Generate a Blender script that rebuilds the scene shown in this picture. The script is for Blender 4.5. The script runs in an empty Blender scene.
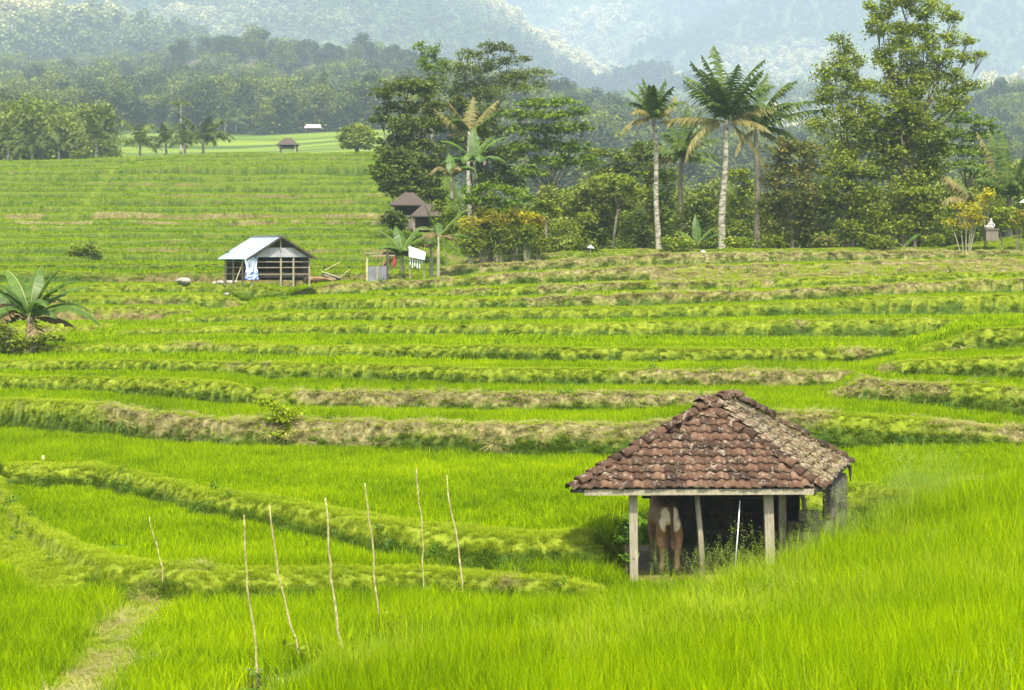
import bpy, bmesh, math, random
import numpy as np
R = math.radians
rng = np.random.default_rng(7)
random.seed(7)
F, YH = 1911.0, 255.0
scene = bpy.context.scene
col = scene.collection

def P(x, y, Y):
    return np.array([(x-512)/F*Y, Y, (YH-y)/F*Y])

# ------------------------------------------------------------------ noise
def _h(ix, iy, s):
    n = (ix*374761393 + iy*668265263 + s*1442695041) & 0x7fffffff
    n = ((n ^ (n >> 13))*1274126177) & 0x7fffffff
    n = n ^ (n >> 16)
    return (n & 0xffff)/65535.0
def vn(x, y, s=0):
    x = np.asarray(x, float); y = np.asarray(y, float)
    x, y = np.broadcast_arrays(x, y)
    fx = np.floor(x); fy = np.floor(y)
    ix = fx.astype(np.int64); iy = fy.astype(np.int64)
    tx = x-fx; ty = y-fy
    tx = tx*tx*(3-2*tx); ty = ty*ty*(3-2*ty)
    a = _h(ix, iy, s); b = _h(ix+1, iy, s); c = _h(ix, iy+1, s); d = _h(ix+1, iy+1, s)
    return (a*(1-tx)+b*tx)*(1-ty)+(c*(1-tx)+d*tx)*ty
def fbm(x, y, s=0, o=3):
    r = 0; a = .5; t = 0
    for i in range(o):
        r = r+a*vn(np.asarray(x)*2**i, np.asarray(y)*2**i, s+i*17); t += a; a *= .5
    return r/t
def ss(a, b, x):
    t = np.clip((x-a)/(b-a), 0, 1)
    return t*t*(3-2*t)
def ip(x, pts):
    return np.interp(x, [p[0] for p in pts], [p[1] for p in pts])

# ------------------------------------------------------------------ terraces
# every edge: rows of (column, crest y in the photo's tangent space, distance), face width, mask, straw share, earth share
E = []
def edge(ypts, Dpts, w=.4, mask=None, straw=0., earth=0., zpts=None, lip=.2, lw=.9, wob=.8):
    E.append(dict(y=ypts, D=Dpts, w=w, m=mask, st=straw, ea=earth, z=zpts, lip=lip, lw=lw, wob=wob))
Z0 = -5.82
# k and j : the winding bunds at lower left
edge(None, [(-400,50),(-60,47),(0,43.9),(14,39.6),(42,36.4),(80,34.3),(118,33),(193,32),(350,32.4),(426,32.8),(520,32),(640,31.5)],
     w=[(-400,10),(0,8),(42,4),(90,1.5),(118,1.1),(193,.7),(640,.4)], mask=[(560,1),(640,0)], zpts=[(-400,-5.25),(0,-5.28),(60,-5.32),(193,-5.38),(640,-5.45)], straw=.1, wob=.5, lw=[(0,2.2),(118,1.5),(193,.9),(640,.7)], lip=[(0,.34),(118,.26),(193,.14),(640,.12)])
edge(None, [(-400,47),(0,46),(95,45.7),(130,44),(200,40.6),(275,38.6),(351,36.2),(426,34.4),(520,33.6),(560,33.8),(600,34.2),(640,35.6),(680,38.2),(860,38.8),(900,37.5),(1024,38.6),(1300,40)],
     w=[(0,.5),(200,.7),(426,.8),(600,.6)], zpts=[(-400,-5.1),(0,-5.12),(95,-5.08),(426,-4.98),(640,-4.98),(900,-4.62),(1024,-4.55)], straw=.05, wob=.5, lw=[(0,1.3),(426,1.4),(640,1.0),(900,.6)], lip=.16)
edge([(-300,396),(0,400),(75,402),(110,406),(150,413),(225,420),(512,424),(620,426),(700,420),(782,412),(900,418),(992,427),(1100,434)],
     [(-300,60),(0,57),(150,52.5),(225,51),(512,48.6),(782,47.2),(1100,47)], w=.5, straw=[(100,.1),(160,.85),(480,.75),(560,.6),(780,.5),(990,.7)], lw=1.1, lip=.2)
edge([(-300,375),(0,377),(100,379),(225,383),(262,391),(512,394),(800,395),(836,393),(866,378),(890,383),(1100,390)],
     [(-300,64),(0,62),(260,56),(512,53.6),(832,53),(1100,51)], w=.45, straw=[(220,.1),(270,.75),(800,.7),(870,.6),(960,.2)], lw=.95, lip=.2)
edge([(-300,361),(0,361),(150,361),(325,364),(512,370),(640,371),(862,371),(900,362),(947,360),(1100,354)],
     [(-300,69),(0,67),(325,61),(512,57.6),(862,57),(1100,55)], straw=[(520,.15),(640,.7),(880,.8),(930,.1)])
edge([(-300,348),(0,348),(100,345),(200,344),(512,347),(640,348.5),(915,350),(950,341),(977,330),(1100,325)],
     [(-300,76),(0,74),(200,70),(512,64),(1100,61)], straw=[(780,.1),(850,.5),(930,.5),(980,.2)])
edge([(0,333),(110,331),(225,327),(512,324.5),(812,320),(1100,318)],
     [(0,84),(110,82),(512,75),(1100,72)], mask=[(100,0),(122,1)], straw=.1)
edge([(0,326),(60,324),(140,325)], [(0,87),(140,87)], mask=[(128,1),(150,0)], earth=.8)
edge([(150,318),(190,317),(300,313),(512,310),(640,308),(762,304),(930,296),(1100,294)],
     [(150,89),(512,81.6),(1100,78)], mask=[(165,0),(190,1)], straw=.12)
edge([(0,309),(60,307),(190,308)], [(0,94),(190,94)], mask=[(180,1),(205,0)], earth=.9)
edge([(200,304),(256,302),(331,299),(406,299),(512,299),(640,293),(762,291),(862,286),(1100,274)],
     [(200,95),(512,86),(1100,84)], mask=[(240,0),(270,1)], straw=[(350,.25),(600,.5),(1000,.8)])
edge([(380,292),(488,288),(640,282),(712,281),(860,277),(1100,270)],
     [(380,98),(512,93),(1100,90)], mask=[(360,0),(390,1)], straw=[(400,.3),(560,.6),(730,.6),(780,.1)])
edge([(0,297),(40,295),(215,295),(260,297)], [(0,100),(260,100)], mask=[(215,1),(275,0)], earth=.55)
edge([(280,293),(305,289),(331,284),(428,280),(518,273),(640,267),(700,266),(1100,256)],
     [(280,104),(512,100),(1100,98)], w=[(640,.6),(700,7)], mask=[(278,0),(308,1)], straw=[(300,.5),(500,.75),(640,.9),(1000,.95)], lw=1.0)
edge([(0,285),(300,284)], [(0,107),(300,107)], mask=[(240,1),(330,0)], earth=.2)
edge([(430,268),(451,266),(560,260),(640,255),(670,253),(1100,250)],
     [(430,109),(640,108),(1100,111)], mask=[(425,0),(455,1)], straw=[(450,.7),(640,.7),(1000,.6)], lw=1.)
edge([(450,261),(480,258),(600,250),(1100,247)], [(450,117),(1100,117)], w=1., mask=[(440,0),(480,1)], straw=.3, lw=1.)
edge([(900,250),(945,247),(985,241),(1024,235),(1100,229)], [(900,124),(1100,121)], w=6., mask=[(905,0),(950,1)], straw=0., lw=1.)
# left hillside
LL = [(272,114,.75),(264,120,.1),(255,126,.1),(247,132,.55),(240,138,.2),(233,144,.35),(227,150,.15),(220.5,157,.7),(213,165,.85),(206,173,.15),(199,181,.3),(192,189,.7),(186.5,198,.15),(181,206,.6),(175.5,214,.1),(171,223,.3),(167,231,.1),(163,240,.2),(159.5,249,.3)]
for i, (yy, D, ea) in enumerate(LL):
    r_ = random.Random(i*7+3)
    pts = []
    for xx in range(-300, 521, 60):
        pts.append((xx, yy+(r_.random()-.5)*3.0-(0 if yy > 175 else 6.*ss(80, 200, xx))))
    xe = 372+40*r_.random()
    edge(pts, [(-300,D+2),(520,D-1+r_.random()*3)], w=max(.5, .0030*D), mask=[(xe,1),(xe+80,0)], earth=[(60,.6*ea*r_.random()),(150+30*(i % 3),ea),(440,ea*r_.random())],
         straw=(.5 if i in (7, 8) else .04), lip=.10, lw=.7, wob=.35)
FAR = [
 (330,[(-600,172),(128,172),(384,165),(480,225),(1600,240)]),
 (375,[(-600,162),(0,160),(105,156),(128,154),(384,151),(480,190),(640,225),(1600,225)]),
 (435,[(-600,150),(0,148),(105,134),(128,130),(384,131),(480,150),(640,190),(1600,200)]),
 (520,[(-600,128),(128,122),(256,120),(384,118),(512,126),(640,145),(768,168),(896,170),(1024,150),(1600,140)]),
 (610,[(-600,104),(128,104),(256,100),(384,101),(512,108),(640,136),(768,160),(896,160),(1000,112),(1600,100)]),
 (700,[(-600,92),(128,84),(190,61),(256,60),(384,70),(430,90),(512,112),(640,140),(768,165),(896,160),(1000,118),(1600,100)]),
 (780,[(-600,90),(256,80),(512,130),(768,170),(1600,130)]),
 (920,[(-600,30),(0,40),(128,55),(256,78),(384,92),(512,122),(640,140),(1600,150)]),
 (1020,[(-600,60),(256,95),(512,130),(1600,150)]),
 (1280,[(-600,-60),(300,-50),(400,-12),(470,10),(500,28),(530,52),(560,76),(600,98),(700,120),(1600,110)]),
 (1380,[(-600,-20),(400,40),(600,125),(1600,125)]),
 (1500,[(-600,0),(500,110),(560,104),(600,80),(640,55),(700,25),(768,2),(1600,-20)]),
 (1570,[(-600,0),(500,90),(768,30),(1600,0)]),
 (1800,[(-600,-95),(1600,-95)]),
 (2100,[(-600,-60),(1600,-60)]),
]
def fm(Y): return np.interp(Y, [0, 262, 700, 780, 920, 1020, 1280, 1380, 1500, 1570, 1800, 2100], [0, 262, 1140, 1400, 1900, 2150, 3000, 3300, 3800, 4050, 4800, 6000])
FAR = [(float(fm(D)), p) for D, p in FAR]
DE = np.array([(-9,-40,-4.),(-8.5,0,-5.0),(-6.5,12,-5.6),(-4.2,19,-5.65),(-3.1,24.2,-5.65),(-2.5,26.0,-5.63),(-1.1,28.3,-5.62),(.5,28.9,-5.64),(1.9,29.2,-5.62),(3.2,29.9,-5.42),(4.6,31.1,-5.06),(6.3,33.6,-4.68),(8.4,37.,-4.62),(10.5,39.5,-4.5),(14,42,-4.4),(40,46,-4.0)])
def dist_D(X, Y):
    best = np.full(X.shape, 1e9); zz = np.zeros(X.shape); sg = np.zeros(X.shape)
    for a, b in zip(DE[:-1], DE[1:]):
        d = b[:2]-a[:2]; L2 = (d*d).sum()
        t = np.clip(((X-a[0])*d[0]+(Y-a[1])*d[1])/L2, 0, 1)
        px = a[0]+t*d[0]; py = a[1]+t*d[1]
        dd = np.hypot(X-px, Y-py)
        k = dd < best-1e-9
        best = np.where(k, dd, best); zz = np.where(k, a[2]+t*(b[2]-a[2]), zz)
        cr = d[0]*(Y-a[1])-d[1]*(X-a[0])
        sg = np.where(k, np.where(cr < 0, 1., -1.), sg)
    return best*sg, zz
PATH = np.array([(185,590),(160,600),(138,616),(122,634),(104,662),(84,692),(60,740)], float)
PATHW = np.array([P(x, y, 5.72*F/(y-YH))[:2] for x, y in PATH])
def dist_poly(X, Y, W):
    best = np.full(X.shape, 1e9)
    for a, b in zip(W[:-1], W[1:]):
        d = b-a
        t = np.clip(((X-a[0])*d[0]+(Y-a[1])*d[1])/(d*d).sum(), 0, 1)
        best = np.minimum(best, np.hypot(X-a[0]-t*d[0], Y-a[1]-t*d[1]))
    return best
DB = [np.array([(-1.,21.),(1.2,23.5),(4.,25.5),(7.,28.5),(12.,33.)]), np.array([(1.,12.5),(3.2,16.),(6.,19.),(12.,24.)])]
def terr(X, Y, full=False):
    X = np.asarray(X, float); Y = np.asarray(Y, float)
    Yc = np.maximum(Y, 8.)
    x = 512+F*X/Yc
    z = np.full(x.shape, Z0); zp = np.full(x.shape, Z0)
    bund = np.zeros(x.shape); straw = np.zeros(x.shape); earth = np.zeros(x.shape); face = np.zeros(x.shape)
    for k, e in enumerate(E):
        D0 = ip(x, e['D'])
        D = D0+e['wob']*(.006*D0)*(vn(X*.35, k*7.7, 3)-.5)*2+.0018*D0*(vn(X*1.7, k*3.3, 5)-.5)*2
        m = ip(x, e['m']) if e['m'] else np.ones(x.shape)
        m = m*m*(3-2*m)
        zt = ip(x, e['z']) if e['z'] else (YH-ip(x, e['y']))/F*D0
        lp = ip(x, e['lip']) if isinstance(e['lip'], list) else e['lip']
        zt = zt-lp
        zt = np.maximum(zp, m*zt+(1-m)*zp)
        hh = zt-zp
        w = ip(x, e['w']) if isinstance(e['w'], list) else e['w']
        s = Y-D
        z = z+hh*ss(-w, 0, s)
        on = ss(.02, .15, hh)
        lw = ip(x, e['lw']) if isinstance(e['lw'], list) else e['lw']
        lipm = ss(-.25, .06, s)*(1-ss(lw*.6, lw*1.05, s))
        z = z+lp*on*lipm*(.88+.24*vn(X*.9, k*1.3, 9))
        b = on*ss(-w-.25, -w, s)*(1-ss(lw*.8, lw*1.15, s))
        bund = np.maximum(bund, b)
        fz = on*ss(-w-.1, -w*.8, s)*(1-ss(-w*.45, -w*.25, s))*(np.asarray(w) < 1.6)  # lower part of the face only, where the painted shade tone goes
        face = np.maximum(face, fz)
        if full:
            st = ip(x, e['st']) if isinstance(e['st'], list) else e['st']
            ea = ip(x, e['ea']) if isinstance(e['ea'], list) else e['ea']
            straw = np.where(b > .05, np.maximum(straw*0, st), straw)
            earth = np.where(b > .05, ea, earth)
        zp = zt
    # far
    rows_Y = [255., 280.]
    rows_z = [zp, zp-1.5*ss(470, 380, x)]
    for (D, pts) in FAR:
        rows_Y.append(D); rows_z.append((YH-ip(x, pts))/F*D)
    zf = z.copy()
    for (Ya, za), (Yb, zb) in zip(zip(rows_Y[:-1], rows_z[:-1]), zip(rows_Y[1:], rows_z[1:])):
        t = (Y-Ya)/(Yb-Ya); t2 = t*t*(3-2*t)*.6+t*.4
        zf = np.where((t > 0) & (t <= 1), za*(1-t2)+zb*t2, zf)
    zf = np.where(Y > 6000, (YH+60)/F*6000., zf)
    far = ss(255, 330, Y)
    zf = zf+far*(fbm(X*.012, Y*.012, 31)-.5)*Y*.012
    z = zf+ss(1000, 2200, Y)*(fbm(X*.0026, Y*.0026, 41, 4)-.5)*190*ss(4800, 4000, Y)
    # straw path lower left
    dp = dist_poly(X, Y, PATHW)
    pm = 1-ss(.35, .6, dp+.25*(vn(X*2, Y*2, 8)-.5))
    z = z+.1*pm
    # near slope
    dD, zE = dist_D(X, Y)
    dn = dD+.5*(vn(X*.5, Y*.5, 12)-.5)
    s = ss(-.7, .5, dn)
    zD = zE+.13*np.maximum(dD, 0)+.12*np.exp(-(dn/.45)**2)
    zD = np.minimum(zD, -1.62)
    band = np.zeros(x.shape)
    for W in DB:
        db = dist_poly(X, Y, W)+.4*(vn(X*1.5, Y*1.5, 14)-.5)
        zD = zD+.08*(1-ss(.15, .55, db)); band = np.maximum(band, 1-ss(.2, .5, db))
    near = Y < 60
    s = np.where(near, s, 0)
    z = z*(1-s)+zD*s
    z = z+.03*(fbm(X*1.3, Y*1.3, 20)-.5)*2*np.clip(bund+.3, 0, 1)*np.where(Y < 110, 1+Y/80, 1.2)*(Y < 300)+bund*face*.05*(fbm(X*2.4, Y*2.4, 23)-.5)*2*np.where(Y < 110, 1+Y/60, 1.)
    # shed yard
    yd = ss(.9, .0, np.maximum(np.maximum(2.25-X, X-6.1), np.maximum(33.3-Y, Y-37.2)))
    z = z*(1-yd)+(-5.72)*yd
    if not full:
        return z
    bund = np.where(s > .5, 0, bund); face = np.where(s > .5, 0, face)
    edgeD = np.where(near, np.exp(-((dn-.45)/.75)**2), 0)*ss(10, 20, Y)*(X < 18)
    return dict(z=z, bund=bund, straw=straw, earth=earth, face=face, D=s, edgeD=edgeD, path=pm, band=band*s, yard=yd, dD=dD)

# ------------------------------------------------------------------ object helpers
def tag(o, label=None, cat=None, group=None, kind=None):
    if label: o['label'] = label
    if cat: o['category'] = cat
    if group: o['group'] = group
    if kind: o['kind'] = kind
    return o
def mesh_np(name, V, faces, mat=None, tint=None, smooth=False):
    """V (n,3); faces: list of equal-width index arrays"""
    me = bpy.data.meshes.new(name)
    V = np.asarray(V, np.float32)
    me.vertices.add(len(V)); me.vertices.foreach_set('co', V.ravel())
    loops = np.concatenate([f.ravel() for f in faces]).astype(np.int32)
    tot = np.concatenate([np.full(len(f), f.shape[1], np.int32) for f in faces])
    st = np.concatenate([[0], np.cumsum(tot)[:-1]]).astype(np.int32)
    me.loops.add(len(loops)); me.loops.foreach_set('vertex_index', loops)
    me.polygons.add(len(tot)); me.polygons.foreach_set('loop_start', st); me.polygons.foreach_set('loop_total', tot)
    if smooth: me.polygons.foreach_set('use_smooth', np.ones(len(tot), bool))
    me.update(calc_edges=True)
    if tint is not None:
        a = me.attributes.new('tint', 'FLOAT', 'POINT'); a.data.foreach_set('value', np.asarray(tint, np.float32))
    if mat: me.materials.append(mat)
    return me
class MB:
    def __init__(s): s.v = []; s.f = []; s.t = []
    def add(s, V, Fc, t=None):
        n = len(s.v)
        s.v += [tuple(map(float, p)) for p in V]; s.f += [tuple(i+n for i in f) for f in Fc]
        s.t += [random.random() if t is None else t]*len(V)
        return s
    def box(s, c, d, rz=0, ry=0, rx=0, t=None):
        from mathutils import Matrix, Vector, Euler
        m = Euler((rx, ry, rz)).to_matrix()
        V = [Vector(c)+m @ Vector((sx*d[0]/2, sy*d[1]/2, sz*d[2]/2)) for sx in (-1, 1) for sy in (-1, 1) for sz in (-1, 1)]
        return s.add(V, [(0,1,3,2),(4,6,7,5),(0,4,5,1),(2,3,7,6),(0,2,6,4),(1,5,7,3)], t)
    def bar(s, a, b, w, h=None, t=None):
        """square timber from a to b"""
        from mathutils import Vector
        a = Vector(a); b = Vector(b); h = h or w
        d = (b-a).normalized(); up = Vector((0,0,1)) if abs(d.z) < .9 else Vector((0,1,0))
        s1 = d.cross(up).normalized(); s2 = s1.cross(d).normalized()
        V = [p+s1*i*w/2+s2*j*h/2 for p in (a, b) for i, j in ((-1,-1),(1,-1),(1,1),(-1,1))]
        return s.add(V, [(0,3,2,1),(4,5,6,7),(0,1,5,4),(1,2,6,5),(2,3,7,6),(3,0,4,7)], t)
    def tube(s, pts, rad, n=8, t=None, cap=True):
        from mathutils import Vector
        pts = [Vector(p) for p in pts]; V = []; Fc = []
        if not hasattr(rad, '__len__'): rad = [rad]*len(pts)
        prev = None
        for i, p in enumerate(pts):
            d = (pts[min(i+1, len(pts)-1)]-pts[max(i-1, 0)]).normalized()
            if prev is None:
                up = Vector((1,0,0)) if abs(d.x) < .8 else Vector((0,1,0))
            else: up = prev
            a = (up-d*up.dot(d)).normalized(); b = d.cross(a); prev = a
            for k in range(n):
                an = 2*math.pi*k/n
                V.append(p+(a*math.cos(an)+b*math.sin(an))*rad[i])
        for i in range(len(pts)-1):
            for k in range(n):
                Fc.append((i*n+k, i*n+(k+1) % n, (i+1)*n+(k+1) % n, (i+1)*n+k))
        if cap:
            Fc.append(tuple(range(n))[::-1]); Fc.append(tuple((len(pts)-1)*n+k for k in range(n)))
        return s.add(V, Fc, t)
    def build(s, name, mat, parent=None, smooth=False):
        me = bpy.data.meshes.new(name); me.from_pydata(s.v, [], s.f); me.update()
        a = me.attributes.new('tint', 'FLOAT', 'POINT'); a.data.foreach_set('value', np.array(s.t, np.float32))
        me.materials.append(mat)
        if smooth: me.polygons.foreach_set('use_smooth', np.ones(len(me.polygons), bool))
        return link(name, me, parent)
def link(name, me, parent=None, loc=None):
    o = bpy.data.objects.new(name, me); col.objects.link(o)
    if parent is not None: o.parent = parent
    if loc is not None: o.location = loc
    return o
def empty(name, loc, label, cat, group=None, rz=0):
    o = bpy.data.objects.new(name, None); col.objects.link(o); o.location = [float(v) for v in loc]; o.rotation_euler = (0,0,rz)
    o.empty_display_size = .2
    return tag(o, label, cat, group)
def gz(X, Y): return float(terr(np.array([X]), np.array([Y]))[0])
def ground_at(x, Y):
    X = (x-512)/F*Y
    return np.array([X, Y, gz(X, Y)])

# ------------------------------------------------------------------ materials
def nt(name):
    m = bpy.data.materials.new(name); m.use_nodes = True
    t = m.node_tree; t.nodes.clear()
    out = t.nodes.new('ShaderNodeOutputMaterial')
    return m, t, out
def N(t, typ, **kw):
    n = t.nodes.new(typ)
    for k, v in kw.items():
        if k in ('inp',):
            for kk, vv in v.items(): n.inputs[kk].default_value = vv
        else: setattr(n, k, v)
    return n
def ramp(t, fac, stops, interp='LINEAR'):
    r = t.nodes.new('ShaderNodeValToRGB'); r.color_ramp.interpolation = interp
    el = r.color_ramp.elements
    while len(el) < len(stops): el.new(.5)
    for e, (p, c) in zip(el, stops): e.position = p; e.color = (*c, 1)
    t.links.new(fac, r.inputs[0]); return r.outputs[0]
def noise(t, scale, coord=None, detail=3, rough=.55):
    n = N(t, 'ShaderNodeTexNoise', inp={'Scale': scale, 'Detail': detail, 'Roughness': rough})
    if coord is not None: t.links.new(coord, n.inputs['Vector'])
    return n.outputs['Fac']
def attr(t, name):
    a = t.nodes.new('ShaderNodeAttribute'); a.attribute_name = name; return a.outputs['Fac']
def mix(t, fac, a, b, typ='MIX'):
    m = t.nodes.new('ShaderNodeMix'); m.data_type = 'RGBA'; m.blend_type = typ
    for s, v in ((m.inputs[0], fac), (m.inputs[6], a), (m.inputs[7], b)):
        if hasattr(v, 'is_linked'): t.links.new(v, s)
        elif isinstance(v, (int, float)): s.default_value = v
        else: s.default_value = (*v, 1)
    return m.outputs[2]
def math_(t, op, a, b=None, clamp=False):
    m = t.nodes.new('ShaderNodeMath'); m.operation = op; m.use_clamp = clamp
    for i, v in enumerate((a, b)):
        if v is None: continue
        if hasattr(v, 'is_linked'): t.links.new(v, m.inputs[i])
        else: m.inputs[i].default_value = v
    return m.outputs[0]
def maprange(t, v, a, b, c=0., d=1.):
    m = N(t, 'ShaderNodeMapRange', inp={1: a, 2: b, 3: c, 4: d}); t.links.new(v, m.inputs[0]); return m.outputs[0]
def geopos(t): return t.nodes.new('ShaderNodeNewGeometry').outputs['Position']
def leaf_mat(name, dark, light, trans=.35, world=.15, third=None, gloss=.03):
    m, t, out = nt(name)
    oi = t.nodes.new('ShaderNodeObjectInfo')
    ns = noise(t, world, geopos(t), 2)
    if name.endswith('leaves') and 'weed' not in name and 'croton' not in name:
        k_ = (1.1, 1.08, 1.) if 'forest' in name else (1.22, 1.14, 1.0)
        dark, light = [tuple(min(.8, c*q) for c, q in zip(v, k_)) for v in (dark, light)]
        if third: third = tuple(min(.8, c*q) for c, q in zip(third, k_))
    tw, nw = (.08, .8) if 'mountain' in name else (.35, .45) if 'forest' in name else (.6, .3)
    f = math_(t, 'ADD', math_(t, 'MULTIPLY', attr(t, 'tint'), tw), math_(t, 'MULTIPLY', maprange(t, ns, .3, .7), nw))
    f = math_(t, 'ADD', f, math_(t, 'MULTIPLY', oi.outputs['Random'], .1))
    stops = [(0.08, dark), (.85, light)]
    if third: stops = [(0.05, dark), (.72, light), (.97, third)] if 'mountain' not in name else [(.12, dark), (.5, light), (.72, third)]  # mountain ramp: wider cream end for the painted sun patches
    c = ramp(t, f, stops)
    d = N(t, 'ShaderNodeBsdfDiffuse'); tr = N(t, 'ShaderNodeBsdfTranslucent')
    t.links.new(c, d.inputs[0])
    tc = mix(t, 1., c, (1.0, 1.0, .55), 'MULTIPLY')
    t.links.new(tc, tr.inputs[0])
    s = N(t, 'ShaderNodeMixShader', inp={0: trans}); t.links.new(d.outputs[0], s.inputs[1]); t.links.new(tr.outputs[0], s.inputs[2])
    g = N(t, 'ShaderNodeBsdfGlossy', inp={'Roughness': .45, 'Color': (.8,.8,.8,1)})
    s2 = N(t, 'ShaderNodeMixShader', inp={0: gloss*.35}); t.links.new(s.outputs[0], s2.inputs[1]); t.links.new(g.outputs[0], s2.inputs[2])
    t.links.new(s2.outputs[0], out.inputs[0]); return m
def solid(name, stops, scale=6., rough=.8, bump=.3, tintw=.5, metallic=0., obj=True, stretch=None):
    m, t, out = nt(name)
    tc = t.nodes.new('ShaderNodeTexCoord')
    co = tc.outputs['Object']
    if stretch:
        mp = N(t, 'ShaderNodeMapping', inp={'Scale': stretch}); t.links.new(co, mp.inputs[0]); co = mp.outputs[0]
    ns = noise(t, scale, co, 5, .65)
    f = math_(t, 'ADD', math_(t, 'MULTIPLY', attr(t, 'tint'), tintw), math_(t, 'MULTIPLY', maprange(t, ns, .3, .7), 1-tintw))
    c = ramp(t, f, stops)
    b = N(t, 'ShaderNodeBsdfPrincipled', inp={'Roughness': rough, 'Metallic': metallic})
    t.links.new(c, b.inputs['Base Color'])
    bp = N(t, 'ShaderNodeBump', inp={'Strength': bump, 'Distance': .02}); t.links.new(ns, bp.inputs['Height'])
    t.links.new(bp.outputs[0], b.inputs['Normal'])
    t.links.new(b.outputs[0], out.inputs[0]); return m
M = {}
M['rice'] = leaf_mat('rice_blades', (.06,.15,.0), (.40,.55,.0), .5, .3, (.60,.66,.0), gloss=.0)
M['rice_far'] = leaf_mat('rice_blades_hill', (.07,.16,.001), (.30,.43,.003), .45, .08, (.42,.50,.01), gloss=.0)
M['bgrass_shade'] = leaf_mat('bund_grass', (.025,.06,.004), (.14,.22,.012), .25, .9, (.32,.34,.05), gloss=.0)  # face grass: shade on the bund sides painted into the blade colour
M['lgrass'] = leaf_mat('bund_top_grass', (.14,.23,.008), (.40,.49,.02), .4, .6, (.58,.58,.10), gloss=.0)  # pale mown grass; the lit look of bund tops is painted in too
M['weed'] = leaf_mat('weed_leaves', (.04,.10,.006), (.13,.25,.012), .35, .5, gloss=.05)
M['strawb'] = leaf_mat('straw_blades', (.18,.17,.045), (.41,.38,.13), .25, .5, (.60,.56,.24), gloss=.0)
M['seed'] = leaf_mat('wild_grass', (.13,.24,.01), (.32,.44,.05), .45, .5, (.52,.52,.18), gloss=.05)
M['l_light'] = leaf_mat('light_leaves', (.08,.13,.012), (.28,.36,.04), .4, .25, (.42,.48,.07))
M['l_mid'] = leaf_mat('mid_leaves', (.05,.09,.008), (.22,.28,.025), .35, .2)
M['l_dark'] = leaf_mat('dark_leaves', (.035,.065,.012), (.14,.19,.03), .3, .2)
M['l_grey'] = leaf_mat('grey_green_leaves', (.06,.10,.015), (.21,.27,.04), .3, .2, (.32,.33,.09))
M['l_brown'] = leaf_mat('brownish_leaves', (.06,.08,.02), (.17,.19,.045), .3, .5, (.32,.24,.09))
M['l_acacia'] = leaf_mat('feathery_leaves', (.04,.09,.008), (.17,.27,.02), .35, .2, (.2,.3,.03))
M['l_yellow'] = leaf_mat('croton_leaves', (.22,.22,.01), (.55,.50,.02), .35, .9, (.75,.42,.02))
M['l_red'] = leaf_mat('red_croton_leaves', (.06,.11,.01), (.30,.27,.02), .35, .9, (.50,.22,.02))
M['palm'] = leaf_mat('palm_fronds', (.03,.07,.015), (.13,.19,.03), .3, .5, (.24,.26,.07), gloss=.06)
M['palm_dry'] = leaf_mat('dry_palm_fronds', (.13,.12,.035), (.28,.25,.08), .3, .5, (.42,.35,.16))
M['banana'] = leaf_mat('banana_leaves', (.03,.08,.010), (.11,.20,.03), .4, .8, (.45,.50,.2), gloss=.08)
M['banana_dry'] = leaf_mat('dry_banana_fibre', (.12,.085,.035), (.26,.19,.08), .3, .8, (.38,.33,.17))
M['forest'] = leaf_mat('forest_leaves', (.025,.045,.01), (.10,.135,.03), .25, .02, (.14,.17,.045))
M['mforest'] = leaf_mat('mountain_forest_leaves', (.012,.035,.012), (.16,.22,.05), .2, .0016, (.62,.58,.32))  # cream end: sun patches on the slopes painted in by large noise
M['bark'] = solid('bark', [(.1,(.07,.055,.04)),(.9,(.24,.2,.15))], 5, .9, .6, .2, stretch=(1,1,.3))
M['palm_bark'] = solid('palm_bark', [(.2,(.09,.075,.05)),(.45,(.26,.23,.17)),(.7,(.44,.40,.32))], 3.2, .9, .6, .05, stretch=(.8,.8,2.2))
M['wood'] = solid('weathered_wood', [(.1,(.16,.13,.085)),(.9,(.42,.37,.26))], 7, .85, .4, .35, stretch=(4,4,.5))
M['wood_pale'] = solid('pale_post_wood', [(.1,(.20,.17,.11)),(.9,(.44,.39,.28))], 7, .85, .4, .3, stretch=(4,4,.5))
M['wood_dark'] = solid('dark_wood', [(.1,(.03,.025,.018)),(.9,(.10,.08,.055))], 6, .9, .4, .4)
M['stick'] = solid('stick_bark', [(.1,(.20,.15,.05)),(.55,(.42,.36,.14)),(.9,(.62,.56,.36))], 9, .8, .3, .2, stretch=(1,1,1.2))
M['tin'] = solid('tin_roof', [(.1,(.24,.31,.37)),(.9,(.38,.46,.53))], 1.2, .5, .1, .2, metallic=0.)
M['tin_grey'] = solid('grey_tin', [(.1,(.13,.14,.16)),(.9,(.30,.31,.34))], 2., .55, .1, .3)
M['grey_board'] = solid('grey_board', [(.1,(.28,.28,.29)),(.9,(.46,.46,.47))], 2., .8, .1, .3)
M['thatch'] = solid('old_thatch', [(.1,(.03,.022,.018)),(.9,(.12,.09,.07))], 5., .95, .8, .3, stretch=(3,3,1))
M['pink_roof'] = solid('pinkish_roof', [(.1,(.36,.26,.24)),(.9,(.6,.5,.47))], 1., .8, .1, .3)
M['white'] = solid('white_sheet', [(.1,(.72,.73,.75)),(.9,(.88,.88,.9))], 2., .7, .1, .3)
M['cloth'] = solid('blue_white_cloth', [(.30,(.06,.12,.36)),(.42,(.45,.55,.75)),(.6,(.7,.75,.86))], 3.5, .8, .1, .0)
M['red'] = solid('dark_red_cloth', [(.1,(.25,.02,.03)),(.9,(.4,.05,.05))], 3., .8, .1, .3)
M['soil'] = solid('reddish_soil', [(.1,(.22,.11,.05)),(.9,(.45,.26,.13))], 2., .95, .5, .2)
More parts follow.
